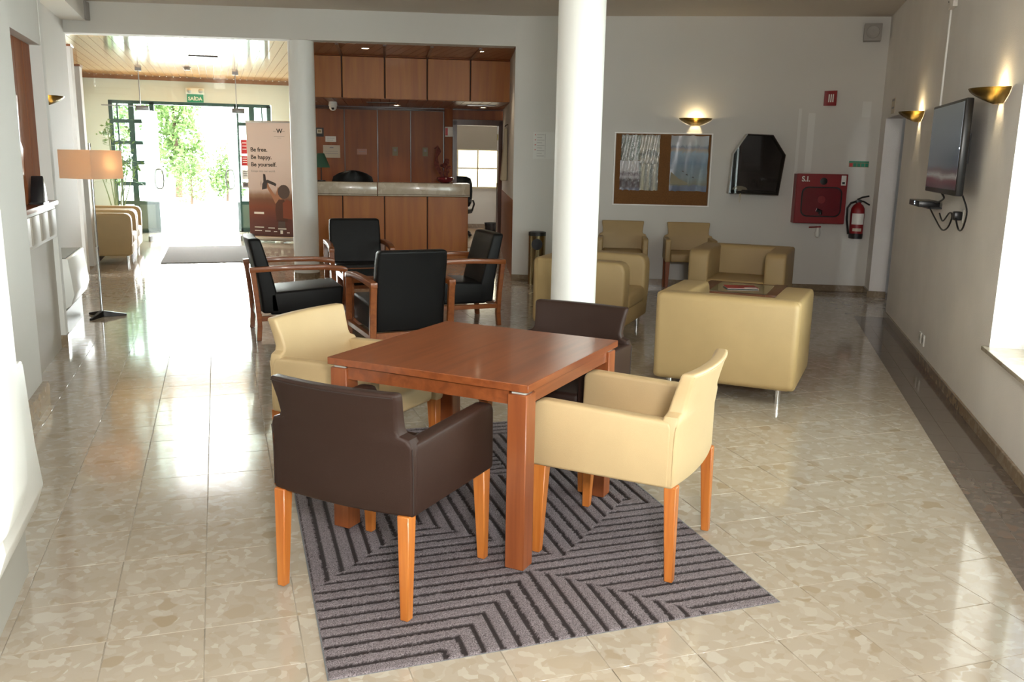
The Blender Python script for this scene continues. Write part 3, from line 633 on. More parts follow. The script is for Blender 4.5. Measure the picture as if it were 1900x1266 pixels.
# ================================================================== BACK WALL
def on(F, x, z, off=0): return F @ Matrix.Translation((x, -off, z))
cb = thing('cork_board', 'wide brown cork board in a thin white frame on the back wall', 'notice board', on(FB, 1.83, 1.425))
obj('cork_panel', MB().box(-.57, .57, -.014, -.002, -.43, .43), 'cork', cb)
for a in ((-.59, .59, .425, .44), (-.59, .59, -.44, -.425), (-.59, -.575, -.425, .425), (.575, .59, -.425, .425)):
    obj('frame_bar', MB().box(a[0], a[1], -.022, -.001, a[2], a[3], bev=.002, seg=1), 'frame_white', cb)
def sheet(name, F, x0, x1, z0, z1, off, mat, parent=None, wav=.003, n=12, ragged=.006):
    b = MB(); q = []
    for j in range(n + 1):
        r = []
        for i in range(n + 1):
            x = x0 + (x1 - x0) * i / n; z = z0 + (z1 - z0) * j / n
            if i in (0, n): x += random.uniform(-ragged, ragged) * .5
            if j in (0, n): z += random.uniform(-ragged, ragged)
            r.append(b.bm.verts.new((x, -off - wav * (1 + math.sin(i * 1.7 + j * .9) * math.cos(j * 1.3)), z)))
        q.append(r)
    for j in range(n):
        for i in range(n): b.bm.faces.new((q[j][i], q[j][i + 1], q[j + 1][i + 1], q[j + 1][i]))
    bmesh.ops.solidify(b.bm, geom=b.bm.faces[:], thickness=.0008)
    return obj(name, b, mat, parent, F)
p1 = thing('collage_poster', 'glossy poster of four stone and garden views pinned on the cork board', 'poster', on(FB, 1.555, 1.505))
for nm, x0, x1, z0, z1 in (('garden_print', -.23, .0, .02, .33), ('stone_print', .0, .235, -.01, .33), ('street_print', -.235, .01, -.335, .02), ('statue_print', .0, .23, -.335, -.01)):
    sheet('photo_panel', None, x0, x1, z0, z1, .016, nm, p1, .004)
p2 = sheet('seaside_poster', on(FB, 2.15, 1.505), -.225, .225, -.335, .33, .016, 'sea_print'); tag(p2, 'glossy blue seaside poster with a few boats pinned on the cork board', 'poster')
for x, z in ((-.07, -.10), (-.02, -.14), (.055, -.17)): obj('boat_print', MB().prism([(x - .016, z + .006), (x + .016, z - .006), (x + .006, z + .014)], -.0245, -.0235, 'y'), 'print_dark', p2)
obj('beach_print', MB().prism([(-.215, -.10), (-.12, -.18), (.0, -.235), (-.02, -.26), (-.215, -.25)], -.0245, -.0232, 'y'), 'khaki', p2)
# wall lamps: brass half bowls
def sconce(M, label, power):
    t = thing('wall_lamp', label, 'lamp', M, 'brass half bowl wall lamps')
    b = MB(); n, m = 20, 8; q = []
    for j in range(m + 1):
        v = j / m; r = []
        for i in range(n + 1):
            a = math.pi * i / n; k = 1 - .76 * v ** 1.35
            r.append(b.bm.verts.new((-.20 * k * math.cos(a), -.185 * k * math.sin(a) - .002, -.088 * v ** .85)))
        q.append(r)
    for j in range(m):
        for i in range(n): b.bm.faces.new((q[j][i], q[j][i + 1], q[j + 1][i + 1], q[j + 1][i]))
    bmesh.ops.solidify(b.bm, geom=b.bm.faces[:], thickness=.004)
    obj('bowl', b, 'brass', t)
    obj('back_plate', MB().box(-.05, .05, -.012, -.001, -.07, -.01), 'brass', t)
    obj('bulb', MB().lathe([(.004, -.035), (.014, -.03), (.016, -.01), (.008, .0)], 12, Matrix.Translation((0, -.06, -.025))), 'bulb', t)
    l = bpy.data.lights.new('wall_lamp_light', 'POINT'); l.energy = power; l.color = (1, .80, .45); l.shadow_soft_size = .012
    o = bpy.data.objects.new('wall_lamp_light', l); COL.objects.link(o); o.parent = t; o.location = (0, -.035, -.012)
    return t
sconce(on(FB, 2.2, 2.04), 'brass bowl wall lamp glowing above the cork board', 3.2)
sconce(on(FR, 3.64, 2.005), 'brass bowl wall lamp glowing between television and window', 4)
sconce(on(FR, .83, 2.01), 'brass bowl wall lamp glowing half behind the television, near the doorway', 4)
sconce(T(-1.61, 10.2, 2.06, rad(90)), 'brass bowl wall lamp on the left wall above the floor lamp', 3)
# display case
dc = thing('display_case', 'six sided dark wall display case with glass front and shells inside', 'display case', on(FB, 2.93, 1.15))
oc = [(-.31, .01), (-.28, .48), (-.13, .715), (.17, .705), (.33, .475), (.28, .0)]
n = len(oc); sh = MB()
for i in range(n):
    (x0, z0), (x1, z1) = oc[i], oc[(i + 1) % n]
    k = .965; c = (0, .38)
    q = [(x0, z0), (x1, z1), (c[0] + (x1 - c[0]) * k, c[1] + (z1 - c[1]) * k), (c[0] + (x0 - c[0]) * k, c[1] + (z0 - c[1]) * k)]
    obj('side_panel', MB().prism(q, -.19, -.002, 'y'), 'grey_enamel' if i in (0, 1) else 'case_inside', dc)
obj('back_panel', MB().prism([(c * .97, .38 + (z - .38) * .97) for c, z in oc], -.012, -.003, 'y'), 'case_inside', dc)
obj('glass_front', MB().prism([(c * .985, .38 + (z - .38) * .985) for c, z in oc], -.196, -.19, 'y'), 'case_glass', dc)
obj('shelf', MB().box(-.26, .25, -.18, -.012, .035, .045), 'case_inside', dc)
sn = thing('shell_ornament', 'cream fan shaped shell ornament standing inside the display case', 'ornament', on(FB, 2.76, 1.1965, .13))
obj('fan', MB().prism([(.09 * math.cos(a), .012 + .045 * math.sin(a)) for a in [math.pi * k / 10 for k in range(11)]], -.012, .012, 'y', bev=.003), 'cream_fabric', sn)
obj('stand', MB().box(-.02, .02, -.02, .02, -.001, .014), 'cream_fabric', sn)
rb_ = thing('hanging_tassel', 'pale cord tassel hanging below the display case', 'tassel', on(FB, 2.76, 1.155, .197))
obj('cord', MB().tube([(0, -.004, 0), (-.012, -.005, -.05), (-.005, -.005, -.10), (.01, -.005, -.05), (.004, -.004, 0)], .004, 6), 'cream_fabric', rb_)
obj('bead', MB().lathe([(.001, -.012), (.011, 0), (.001, .012)], 10, Matrix.Translation((0, -.011, .0))), 'cream_fabric', rb_)
# fire hose cabinet
hc = thing('hose_cabinet', 'red fire hose cabinet with dark rounded window and white S.I. lettering', 'fire hose cabinet', on(FB, 3.71, 1.125))
obj('body', MB().box(-.30, .28, -.17, -.001, -.295, .285), 'red_paint', hc)
hd = obj('door', MB().box(-.295, .285, -.192, -.172, -.29, .29, bev=.003, seg=1), 'red_paint', hc)
def rrect(x0, x1, z0, z1, r, k=6):
    o = []
    for cx, cz, a in ((x1 - r, z1 - r, 0), (x0 + r, z1 - r, 90), (x0 + r, z0 + r, 180), (x1 - r, z0 + r, 270)):
        for i in range(k + 1): o.append((cx + r * math.cos(rad(a + 90 * i / k)), cz + r * math.sin(rad(a + 90 * i / k))))
    return o
obj('gasket', MB().prism(rrect(-.235, .235, -.215, .14, .08), -.196, -.192, 'y'), 'black_plastic', hd)
obj('window_pane', MB().prism(rrect(-.22, .22, -.20, .125, .07), -.199, -.196, 'y'), 'red_glaze', hd)
obj('hose_reel', MB().lathe([(.001, 0), (.045, 0), (.045, .004), (.001, .005)], 24, T(0, -.199, -.01) @ Matrix.Rotation(math.pi / 2, 4, 'X')), 'red_paint', hd)
obj('nozzle', MB().tube([(-.05, -.203, -.13), (.0, -.203, -.15), (.0, -.203, -.185)], .022, 10), 'black_plastic', hd)
obj('lock', MB().lathe([(.001, 0), (.042, 0), (.042, .004), (.02, .006), (.001, .006)], 24, T(.01, -.192, .205) @ Matrix.Rotation(math.pi / 2, 4, 'X')), 'black_plastic', hd)
obj('label_sticker', MB().box(.21, .265, -.1935, -.1915, .16, .275), 'print_white', hd)
obj('sticker_mark', MB().box(.222, .252, -.1942, -.1934, .175, .20), 'print_dark', hd)
text('lettering', 'S.I.', .085, 'print_white', hd, Matrix.Translation((-.245, -.193, .20)), bold=.002)
vl = thing('drain_valve', 'white valve bulb with red lever below the red hose cabinet', 'valve', on(FB, 3.73, .725, .05))
obj('bulb', MB().lathe([(.001, -.075), (.028, -.06), (.036, -.02), (.026, .02), (.02, .075)], 14), 'white_plastic', vl)
obj('pipe', MB().tube([(0, 0, .05), (0, .047, .06)], .014), 'white_plastic', vl); obj('lever', MB().tube([(.03, -.02, .06), (-.11, -.025, .052)], .008), 'red_paint', vl)
# extinguisher
fx = thing('fire_extinguisher', 'red fire extinguisher with black hose on the wall beside the hose cabinet', 'fire extinguisher', on(FB, 4.165, .66, .10))
obj('cylinder', MB().lathe([(.001, .04), (.078, .045), (.080, .30), (.076, .355), (.055, .395), (.028, .415), (.024, .43)], 24), 'red_paint', fx)
obj('foot_ring', MB().lathe([(.001, .0), (.079, .0), (.082, .06), (.078, .062)], 24), 'black_plastic', fx)
hv = obj('valve_head', MB().box(-.03, .03, -.02, .02, .42, .46, bev=.006), 'black_plastic', fx)
obj('handle', MB().tube([(-.02, 0, .46), (.04, 0, .49), (.115, 0, .505)], .010), 'black_plastic', hv); obj('lever', MB().tube([(0, 0, .45), (.06, 0, .44), (.13, 0, .40)], .009), 'black_plastic', hv)
obj('hose', MB().tube([(-.03, 0, .44), (-.09, -.01, .42), (-.125, -.01, .36), (-.12, -.01, .22), (-.098, -.01, .10), (-.09, -.01, .05)], .012), 'black_plastic', fx)
obj('label', MB().lathe([(.0812, .17), (.0812, .30)], 12, None, a0=rad(-150), a1=rad(-40)), 'print_white', fx); obj('date_label', MB().lathe([(.0812, .09), (.0812, .125)], 12, None, a0=rad(-135), a1=rad(-60)), 'paper', fx)
obj('bracket', MB().box(-.04, .04, .075, .099, .2, .34), 'black_metal', fx)
# signs
sg = thing('hose_sign', 'small red projecting fire hose sign high on the back wall', 'sign', on(FB, 3.75, 2.29))
obj('plate', MB().prism([(-.07, -.001), (-.06, -.001), (.055, -.09), (.06, -.08), (.055, -.001), (.05, -.001)], -.085, .085, 'z'), 'red_paint', sg)
sm = Matrix.Translation((0, -.05, 0)) @ Matrix.Rotation(math.atan2(-.089, .115), 4, 'Z')
for x in (-.03, -.005, .02): obj('symbol', MB().box(x, x + .013, -.004, -.001, -.045, .045, M=sm), 'print_white', sg)
st = thing('safety_sticker', 'small green safety sticker with pictograms above the fire extinguisher', 'sticker', on(FB, 4.15, 1.535))
obj('plate', MB().box(-.115, .115, -.003, -.0005, -.035, .035), 'khaki', st); obj('header', MB().box(-.115, .115, -.0038, -.003, .018, .035), 'sign_green', st)
for k in range(5): obj('pictogram', MB().box(-.108 + .045 * k, -.072 + .045 * k, -.0038, -.003, -.03, .01), 'bright_red' if k == 0 else 'sign_green', st)
ns = thing('notice_sheet', 'white laminated notice with red dots on the wall beside the column', 'notice', on(FB, .41, 1.69))
obj('sheet', MB().box(-.17, .17, -.004, -.001, -.165, .16), 'paper_white', ns)
for k in range(4): obj('red_dot', MB().box(-.15, -.138, -.0048, -.004, .12 - .06 * k, .132 - .06 * k), 'bright_red', ns)
for k in range(9): obj('text_line', MB().box(-.125, -.06 if k % 2 else -.03, -.0046, -.004, .125 - .032 * k, .129 - .032 * k), 'print_grey', ns)
obj('rule', MB().box(-.02, -.017, -.0046, -.004, -.15, .14), 'print_grey', ns)
def speaker(M, label, w, h):
    t = thing('wall_speaker', label, 'speaker', M, 'square grey wall speakers')
    obj('box', MB().box(-w / 2, w / 2, -.16, -.03, -h / 2, h / 2, bev=.006), 'grey_plastic', t)
    obj('cone', MB().lathe([(.001, .004), (w * .22, .0), (w * .36, .006), (w * .38, 0)], 24, Matrix.Translation((0, -.16, 0)) @ Matrix.Rotation(math.pi / 2, 4, 'X')), 'grey_plastic', t)
    obj('bracket', MB().box(-.03, .03, -.03, -.001, -.05, .05), 'white_plastic', t); return t
speaker(on(FB, 4.16, 3.02) @ Matrix.Rotation(rad(-12), 4, 'Z'), 'square grey speaker high in the corner above the fire equipment', .19, .19)
speaker(on(FH, -5.03, 3.09), 'square grey speaker on the header above the entrance passage', .2, .2)
# ash bin
ab = thing('ash_bin', 'brass cylinder ash bin with round black opening beside the reception jamb', 'bin', T(3.72, 10.36, 0, rad(-20)))
obj('body', MB().lathe([(.001, .0), (.105, .0), (.105, .60), (.1, .60)], 32), 'bin_brass', ab); obj('lid', MB().lathe([(.107, .60), (.107, .645), (.09, .65), (.001, .65)], 32), 'black_metal', ab)
obj('opening', MB().lathe([(.001, .0), (.068, .0), (.068, .012), (.001, .012)], 28, Matrix.Translation((0, -.098, .50)) @ Matrix.Rotation(math.pi / 2, 4, 'X')), 'black_plastic', ab)
# ================================================================== RIGHT WALL
tv = thing('television', 'flat black television on a bracket, lit screen, between two brass wall lamps', 'television', on(FR, 2.86, 1.665, .11))
obj('casing', MB().box(-.54, .54, -.035, .012, -.305, .305, bev=.008), 'black_plastic', tv)
obj('rear_cover', MB().box(-.38, .38, .01, .045, -.22, .16, bev=.012), 'black_plastic', tv)
obj('screen', MB().box(-.515, .515, -.0375, -.035, -.27, .285), 'tv_picture', tv)
obj('standby_light', MB().box(.505, .515, -.038, -.0345, -.01, .0), 'led', tv)
obj('wall_bracket', MB().box(-.10, .10, .04, .11, -.10, .10), 'black_metal', tv)
sb = thing('set_top_box', 'slim black set top box on a bracket under the television', 'set top box', on(FR, 2.05, 1.235))
obj('case', MB().box(-.22, .22, -.17, -.02, .0, .045, bev=.004), 'black_plastic', sb); obj('bracket', MB().box(-.20, .20, -.10, -.001, -.012, .0), 'black_metal', sb)
for z in (.014, .03): obj('led', MB().box(.04, .05, -.172, -.1695, z, z + .008), 'led', sb)
def cable(label, pts, r, mat='black_plastic'):
    P = [Vector(pts[0])] + [Vector(p) for p in pts] + [Vector(pts[-1])]; q = []
    for a, b_, c, d in zip(P, P[1:], P[2:], P[3:]):
        for k in range(6):
            t_ = k / 6; q.append(.5 * (2 * b_ + (c - a) * t_ + (2 * a - 5 * b_ + 4 * c - d) * t_ ** 2 + (3 * b_ - a - 3 * c + d) * t_ ** 3))
    q.append(P[-1]); o = obj('cable', MB().tube(q, r, 6), mat, None, FR); return tag(o, label, 'cable')
cable('black cable dropping from the television to the set top box', [(2.6, -.09, 1.37), (2.55, -.05, 1.32), (2.40, -.05, 1.285), (2.30, -.06, 1.27)], .007)
cable('looped black cable hanging below the set top box', [(2.29, -.10, 1.245), (2.36, -.06, 1.16), (2.55, -.04, 1.09), (2.75, -.04, 1.12), (2.80, -.03, 1.2), (2.70, -.03, 1.22), (2.5, -.03, 1.15), (2.40, -.04, 1.2)], .006)
cable('black power lead curling from the television to the wall plug', [(3.25, -.07, 1.36), (3.28, -.04, 1.26), (3.22, -.04, 1.15), (3.1, -.04, 1.13), (3.02, -.05, 1.20)], .006)
pl = thing('power_plug', 'black power plug in the wall socket under the television', 'plug', on(FR, 2.98, 1.215)); obj('body', MB().box(-.035, .035, -.06, -.008, -.03, .03, bev=.008), 'black_plastic', pl); obj('socket_plate', MB().box(-.045, .045, -.008, -.0005, -.045, .045), 'white_plastic', pl)
tag(obj('cable_conduit', MB().box(1.74, 1.765, -.014, -.0005, 2.0, 2.74, bev=.003), 'frame_white', None, FR), 'thin white cable conduit rising above the television', 'conduit')
jb = thing('junction_box', 'small white junction box at the top of the cable conduit', 'junction box', on(FR, 1.87, 2.79)); obj('lid', MB().box(-.09, .09, -.035, -.0005, -.06, .06, bev=.004), 'stipple_wall', jb); obj('screw', MB().box(-.08, -.07, -.038, -.034, -.01, .0), 'print_dark', jb)
for k, (x, lb) in enumerate(((2.02, 'white wall socket low on the wall, farther from the window'), (2.15, 'white wall socket low on the wall, nearer the window'))):
    o = thing('wall_socket', lb, 'socket', on(FR, x, .185), 'pair of low wall sockets'); obj('plate', MB().box(-.042, .042, -.012, -.0005, -.045, .045, bev=.004), 'white_plastic', o); obj('outlet', MB().lathe([(.001, 0), (.02, 0), (.024, .003)], 16, Matrix.Translation((0, -.012, 0)) @ Matrix.Rotation(math.pi / 2, 4, 'X')), 'grey_plastic', o)
ds = thing('door_sign', 'small pale framed sign on the wall over the doorway', 'sign', on(FR, -.95, 2.16)); obj('plate', MB().box(-.12, .12, -.006, -.0005, -.08, .08), 'paper', ds)
for z in (.05, -.03): obj('text_line', MB().box(-.09, .09, -.007, -.006, z, z + .02), 'print_grey', ds)
# ================================================================== RECEPTION
rd = thing('reception_counter', 'wood panelled reception counter with pale marble top', 'counter', FK)
obj('carcass', MB().box(-2.30, -.02, .03, .62, 0, .95), 'joint_dark', rd)
js = [-2.31, -1.82, -1.22, -.60, .0]
for a, c in zip(js, js[1:]): obj('front_panel', MB().box(a + .008, c - .008, .0, .03, .02, .945, bev=.004, seg=1), 'panel_wood', rd)
obj('end_panel', MB().box(-.02, .0, .03, .62, .02, .945), 'panel_wood', rd)
for a, c in ((-2.31, -1.325), (-1.315, .02)):
    q = obj('marble_slab', MB().box(a, c, -.03, .40, .95, 1.14, bev=.006), 'counter_marble', rd)
    obj('edge_groove', MB().box(a + .004, c - .004, -.0325, -.029, .972, .977), 'joint_dark', q)
fb = thing('flower_bowl', 'dark red bowl of dried flowers and twigs on the counter end', 'flower arrangement', FK @ T(-.33, .17, 1.1405))
obj('bowl', MB().lathe([(.001, 0), (.06, .0), (.115, .03), (.13, .06), (.118, .085), (.10, .09), (.08, .06), (.001, .05)], 24), 'red_glaze', fb)
for k in range(16):
    a = random.uniform(0, 6.28); rr = random.uniform(.02, .07); hh = random.uniform(.15, .34)
    st_ = obj('twig', MB().tube([(rr * math.cos(a) * .4, rr * math.sin(a) * .4, .055), (rr * math.cos(a), rr * math.sin(a), hh * .6), (rr * 1.6 * math.cos(a + .4), rr * 1.5 * math.sin(a), hh)], .005, 5), 'dried_flower', fb)
    obj('blossom', MB().lathe([(.001, -.02), (.024, -.006), (.026, .008), (.001, .022)], 7, Matrix.Translation((rr * 1.6 * math.cos(a + .4), rr * 1.5 * math.sin(a), hh)) @ Matrix.Rotation(k, 4, 'X')), 'dried_flower', st_)
for k in range(6):
    a = k * .6; obj('twisted_branch', MB().tube([(-.02, 0, .06), (-.10 - .01 * k, .01 * k, .25), (-.12, .02 * math.sin(a), .38 + .02 * k), (-.09 + .02 * math.cos(a), .02, .46 + .015 * k), (-.13 + .03 * math.cos(a), .0, .50)], [.014, .013, .012, .016, .006], 6), 'dried_flower', fb)
def office_chair(label, M):
    t = thing('office_chair', label, 'chair', M, 'black office chairs')
    obj('backrest', MB().shell([(.20, .56), (.24, .65), (.25, .85), (.245, 1.0), (.21, 1.10), (.12, 1.14)], 10, .07, lambda q, z: -.24 - .05 * (z - .56) + .07 * q * q, .02), 'black_leather', t)
    obj('seat', MB().box(-.25, .25, -.22, .27, .43, .53, bev=.035, seg=3), 'black_leather', t)
    for s in (-1, 1): obj('armrest', MB().tube([(s * .25, -.15, .48), (s * .30, -.12, .62), (s * .30, .0, .70), (s * .30, .16, .70), (s * .29, .2, .66)], .018, 8), 'black_plastic', t)
    obj('column', MB().cyl(0, 0, .09, .43, .03, n=16), 'black_metal', t); obj('back_stem', MB().tube([(0, -.1, .42), (0, -.24, .45), (0, -.255, .65)], .022), 'black_plastic', t)
    for k in range(5):
        a = k * 2 * math.pi / 5 + .3; c, s = math.cos(a), math.sin(a)
        l = obj('foot', MB().tube([(0, 0, .10), (.29 * c, .29 * s, .075)], [.024, .016]), 'black_plastic', t); obj('castor', MB().lathe([(.001, -.02), (.03, -.02), (.03, .02), (.001, .02)], 14, Matrix.Translation((.29 * c, .29 * s, .03)) @ Matrix.Rotation(a, 4, 'Z') @ Matrix.Rotation(math.pi / 2, 4, 'X')), 'black_plastic', l)
    return t
o1 = office_chair('black office chair seen through the office doorway by the window', FK @ T(.18, 4.15, .006, rad(160)))
copy_tree(o1, FK @ T(-1.88, 1.05, .0, rad(165)), 'black office chair back rising behind the reception counter')
cl = thing('draped_jacket', 'black jacket slumped over the desk edge behind the counter', 'jacket', FK @ T(-1.65, .52, 1.141))
obj('cloth', MB().shell([(.30, -.02), (.28, .05), (.20, .10), (.10, .13), (.04, .14)], 12, .10, lambda q, z: .02 * math.sin(q * 5) - .03 * z, .02), 'black_leather', cl)
cl.matrix_world = FK @ T(-1.68, .25, 1.162)
wb = thing('waste_bin', 'small black waste bin at the office door frame', 'waste bin', FK @ T(.80, 3.9, .006)); obj('bucket', MB().lathe([(.001, 0), (.09, 0), (.12, .27), (.112, .27), (.085, .012)], 24), 'black_plastic', wb); obj('rim', MB().lathe([(.118, .265), (.126, .265), (.126, .28), (.112, .28)], 24), 'black_plastic', wb)
def paper(name, label, cat, x, z, w, h, mat, extra=None):
    t = thing(name, label, cat, FK @ Matrix.Translation((x, 1.80, z))); obj('sheet', MB().box(-w / 2, w / 2, -.006, -.0005, -h / 2, h / 2), mat, t)
    if extra:
        for e in extra: obj('print', MB().box(e[0], e[1], -.0068, -.006, e[2], e[3]), e[4], t)
    return t
paper('notice_paper', 'white notice slip above the beige certificate on the panelling', 'notice', -2.07, 1.765, .17, .09, 'paper_white', [(-.06, .06, .01, .016, 'print_grey'), (-.06, .04, -.02, -.014, 'print_grey')])
paper('certificate', 'beige certificate pinned to the panelling behind the counter', 'certificate', -2.06, 1.57, .27, .20, 'paper', [(-.03, .03, .05, .07, 'print_grey'), (-.10, .10, .0, .006, 'print_grey'), (-.10, .10, -.04, -.034, 'print_grey')])
paper('pink_notice', 'small pinkish notice on the middle dark panel behind the counter', 'notice', -1.575, 1.575, .16, .09, 'paper_pink', [(-.05, .05, -.004, .003, 'print_grey')])
paper('pictogram_notice', 'small grey green notice on the panel left of the dried flowers', 'notice', -1.04, 1.59, .085, .14, 'khaki', [(-.02, .02, .0, .04, 'print_grey')])
paper('pictogram_notice', 'small grey green notice on the panel right beside the dried flowers', 'notice', -.55, 1.59, .085, .14, 'khaki', [(-.02, .02, .0, .04, 'print_grey')])
fp = paper('framed_badge', 'dark framed gold badge on the panelling beside the round column', 'picture', -2.245, 1.87, .13, .14, 'print_dark', [(-.04, .04, -.02, .05, 'paper'), (-.02, .02, .0, .035, 'brass')])
paper('yellow_poster', 'narrow strip of yellow poster showing past the round column', 'poster', -2.36, 1.84, .05, .28, 'yellow_paper')
dl = thing('desk_lamp', 'green cone shaded desk lamp behind the counter by the column', 'lamp', FK @ T(-2.13, .25, 1.1405))
obj('base', MB().cyl(0, 0, 0, .015, .06), 'black_metal', dl); obj('stem', MB().cyl(0, 0, .015, .24, .008), 'black_metal', dl); obj('shade', MB().lathe([(.13, .20), (.05, .40), (.045, .40), (.125, .205)], 28), 'lamp_green', dl)
ab_ = thing('alarm_box', 'white and red alarm box on the post beside the office door', 'alarm', FK @ Matrix.Translation((-.165, 1.768, 1.92))); obj('case', MB().box(-.065, .065, -.05, -.0005, -.08, .08, bev=.008), 'white_plastic', ab_); obj('red_strip', MB().box(-.06, -.02, -.0525, -.049, -.06, .06), 'bright_red', ab_)
dm = thing('dome_camera', 'white dome security camera under the fascia soffit', 'camera', FK @ T(-1.96, .60, 2.2885)); obj('mount', MB().lathe([(.001, 0), (.06, 0), (.065, -.06), (.05, -.075)], 24), 'white_plastic', dm); obj('dome', MB().lathe([(.055, -.07), (.052, -.10), (.03, -.125), (.001, -.13)], 24), 'white_plastic', dm); obj('lens', MB().lathe([(.001, -.002), (.02, 0), (.02, .012), (.001, .012)], 14, Matrix.Translation((0, -.045, -.10)) @ Matrix.Rotation(rad(70), 4, 'X')), 'black_plastic', dm)
def downlight(M, label, r=.045, p=4):
    t = thing('downlight', label, 'lamp', M, 'recessed ceiling spots over the reception'); obj('ring', MB().lathe([(r, 0), (r + .015, 0), (r + .013, -.006), (r, -.004)], 24), 'satin_metal', t); obj('lens', MB().lathe([(.001, -.002), (r, -.002)], 24), 'downlight_glow', t)
    l = bpy.data.lights.new('downlight_light', 'SPOT'); l.energy = p; l.color = (1, .82, .58); l.spot_size = rad(95); l.spot_blend = .6; l.shadow_soft_size = .04
    o = bpy.data.objects.new('downlight_light', l); COL.objects.link(o); o.parent = t; o.location = (0, 0, -.02)
downlight(T(1.86, 11.80, EH - .0025), 'glowing ceiling spot before the fascia, near the round column', p=22)
downlight(T(3.28, 11.45, EH - .0025), 'glowing ceiling spot before the fascia, near the right jamb', p=22)
for s, tt, lb in ((-2.25, .55, 'glowing soffit spot beside the dome camera, farther from the panelling'), (-2.32, 1.05, 'glowing soffit spot beside the dome camera, closer to the panelling'), (-1.02, 1.1, 'glowing soffit spot over the middle of the reception'), (.33, 1.15, 'glowing soffit spot before the office door')):
    downlight(FK @ T(s, tt, 2.2875), lb, .05, 18)
for s, lb in ((-1.25, 'dark slotted air vent in the soffit over the counter'), (.22, 'pale slotted air vent in the soffit before the office door')):
    t = thing('air_vent', lb, 'vent', FK @ T(s, .45, 2.2878)); obj('frame', MB().box(-.22, .22, -.09, .09, -.008, -.0005, bev=.002, seg=1), 'grey_plastic', t)
    for k in range(4): obj('slat', MB().box(-.20, .20, -.075 + .04 * k, -.055 + .04 * k, -.012, -.008), 'print_dark' if s < 0 else 'satin_metal', t)
hg = thing('hanging_cloth', 'cream coat hanging on the reception side wall near the jamb', 'coat', T(3.60, 10.98, 0, math.atan2(3.42, .92) - math.pi / 2) @ Matrix.Translation((0, 1.7, 1.20)))
obj('cloth', MB().hexa([(-.10, -.18, 0), (-.01, -.18, 0), (-.01, .16, 0), (-.10, .16, 0), (-.05, -.10, .75), (-.01, -.10, .75), (-.01, .06, .75), (-.05, .06, .75)], .015, 3), 'cream_fabric', hg); obj('hook', MB().tube([(-.001, -.02, .80), (-.04, -.02, .78), (-.045, -.02, .76)], .006), 'black_metal', hg)
# ================================================================== LEFT SIDE
fc = thing('fireplace', 'wood and marble fireplace front with mantel shelf between the left pillars', 'fireplace', T(0, 0))
obj('mantel_shelf', MB().box(-1.28, -1.175, 5.96, 7.675, 1.125, 1.16, bev=.006), 'cherry_wood', fc)
obj('frieze', MB().box(-1.28, -1.20, 5.96, 7.675, .88, 1.125, bev=.01), 'hearth_stone', fc)
for k in range(5): obj('carved_block', MB().box(-1.20, -1.188, 5.98 + .335 * k, 6.27 + .335 * k, .91, 1.10, bev=.004), 'hearth_stone', fc)
obj('surround', MB().box(-1.28, -1.235, 6.75, 7.675, 0, .88), 'hearth_stone', fc); obj('surround', MB().box(-1.28, -1.235, 5.96, 6.1, 0, .88), 'counter_marble', fc)
obj('firebox_door', MB().box(-1.28, -1.245, 6.1, 6.75, 0, .88), 'niche_wood', fc)
bg = thing('mantel_ornament', 'black peaked ornament standing on the mantel shelf', 'ornament', T(-1.225, 7.2, 1.1605)); obj('body', MB().prism([(-.10, 0), (.10, 0), (.07, .10), (.0, .20), (-.05, .12)], -.04, .04, 'x', bev=.008), 'black_plastic', bg); obj('base', MB().box(-.045, .045, -.11, .11, 0, .012), 'black_plastic', bg)
wc = thing('wall_carving', 'orange wooden carving hung on the panelled niche above the mantel', 'carving', T(-1.2795, 6.75, 1.5, rad(90))); obj('figure', MB().prism([(-.16, -.15), (.12, -.18), (.2, .05), (.12, .1), (.16, .4), (-.1, .42), (-.2, .1)], -.03, -.0005, 'y', bev=.008), 'orange_wood', wc); obj('mount', MB().box(-.05, .05, -.036, -.028, -.05, .2), 'orange_wood', wc)
def fan_coil(label, x0, x1, y0, y1, h):
    t = thing('fan_coil_unit', label, 'heater', T(0, 0), 'white floor standing fan coil units'); d = x1 - x0
    pr = [(x0, .20), (x1 - .11, .20), (x1 - .03, .25), (x1, .34), (x1 - .015, .5), (x1 - .03, h - .01), (x1 - .035, h), (x0, h)]
    obj('casing', MB().prism(pr, y0, y1, 'y', bev=.006), 'white_enamel', t)
    obj('plinth', MB().box(x0, x1 - .075, y0 + .01, y1 - .01, 0, .20), 'grey_enamel', t)
    g = obj('grille', MB().box(x0 + .02, x1 - .05, y0 + .03, y1 - .03, h, h + .004), 'black_metal', t)
    n = int((y1 - y0 - .08) / .05)
    for k in range(n): obj('grille_bar', MB().box(x0 + .025, x1 - .055, y0 + .05 + .05 * k, y0 + .062 + .05 * k, h + .004, h + .010), 'grey_enamel', g)
    return t
fan_coil('white fan coil unit against the left wall beside the floor lamp', -1.58, -1.19, 8.2, 9.15, .645)
fan_coil('white fan coil unit against the left wall below the rounded white casing', -1.12, -.665, 2.87, 3.5, .81)
tc_ = thing('wall_casing', 'white wall hung casing with rounded lower edge above the fan coil end', 'casing', T(-1.149, 2.62, 0))
pr = [(0, .42), (.43, .42), (.50, .445), (.548, .50), (.57, .58), (.573, .68), (.568, 1.40), (0, 1.40)]
obj('body', MB().prism(pr, 0, .22, 'y', bev=.012, seg=3), 'white_enamel', tc_); obj('hanger', MB().box(0, .10, .03, .19, 1.40, 1.44), 'grey_enamel', tc_)
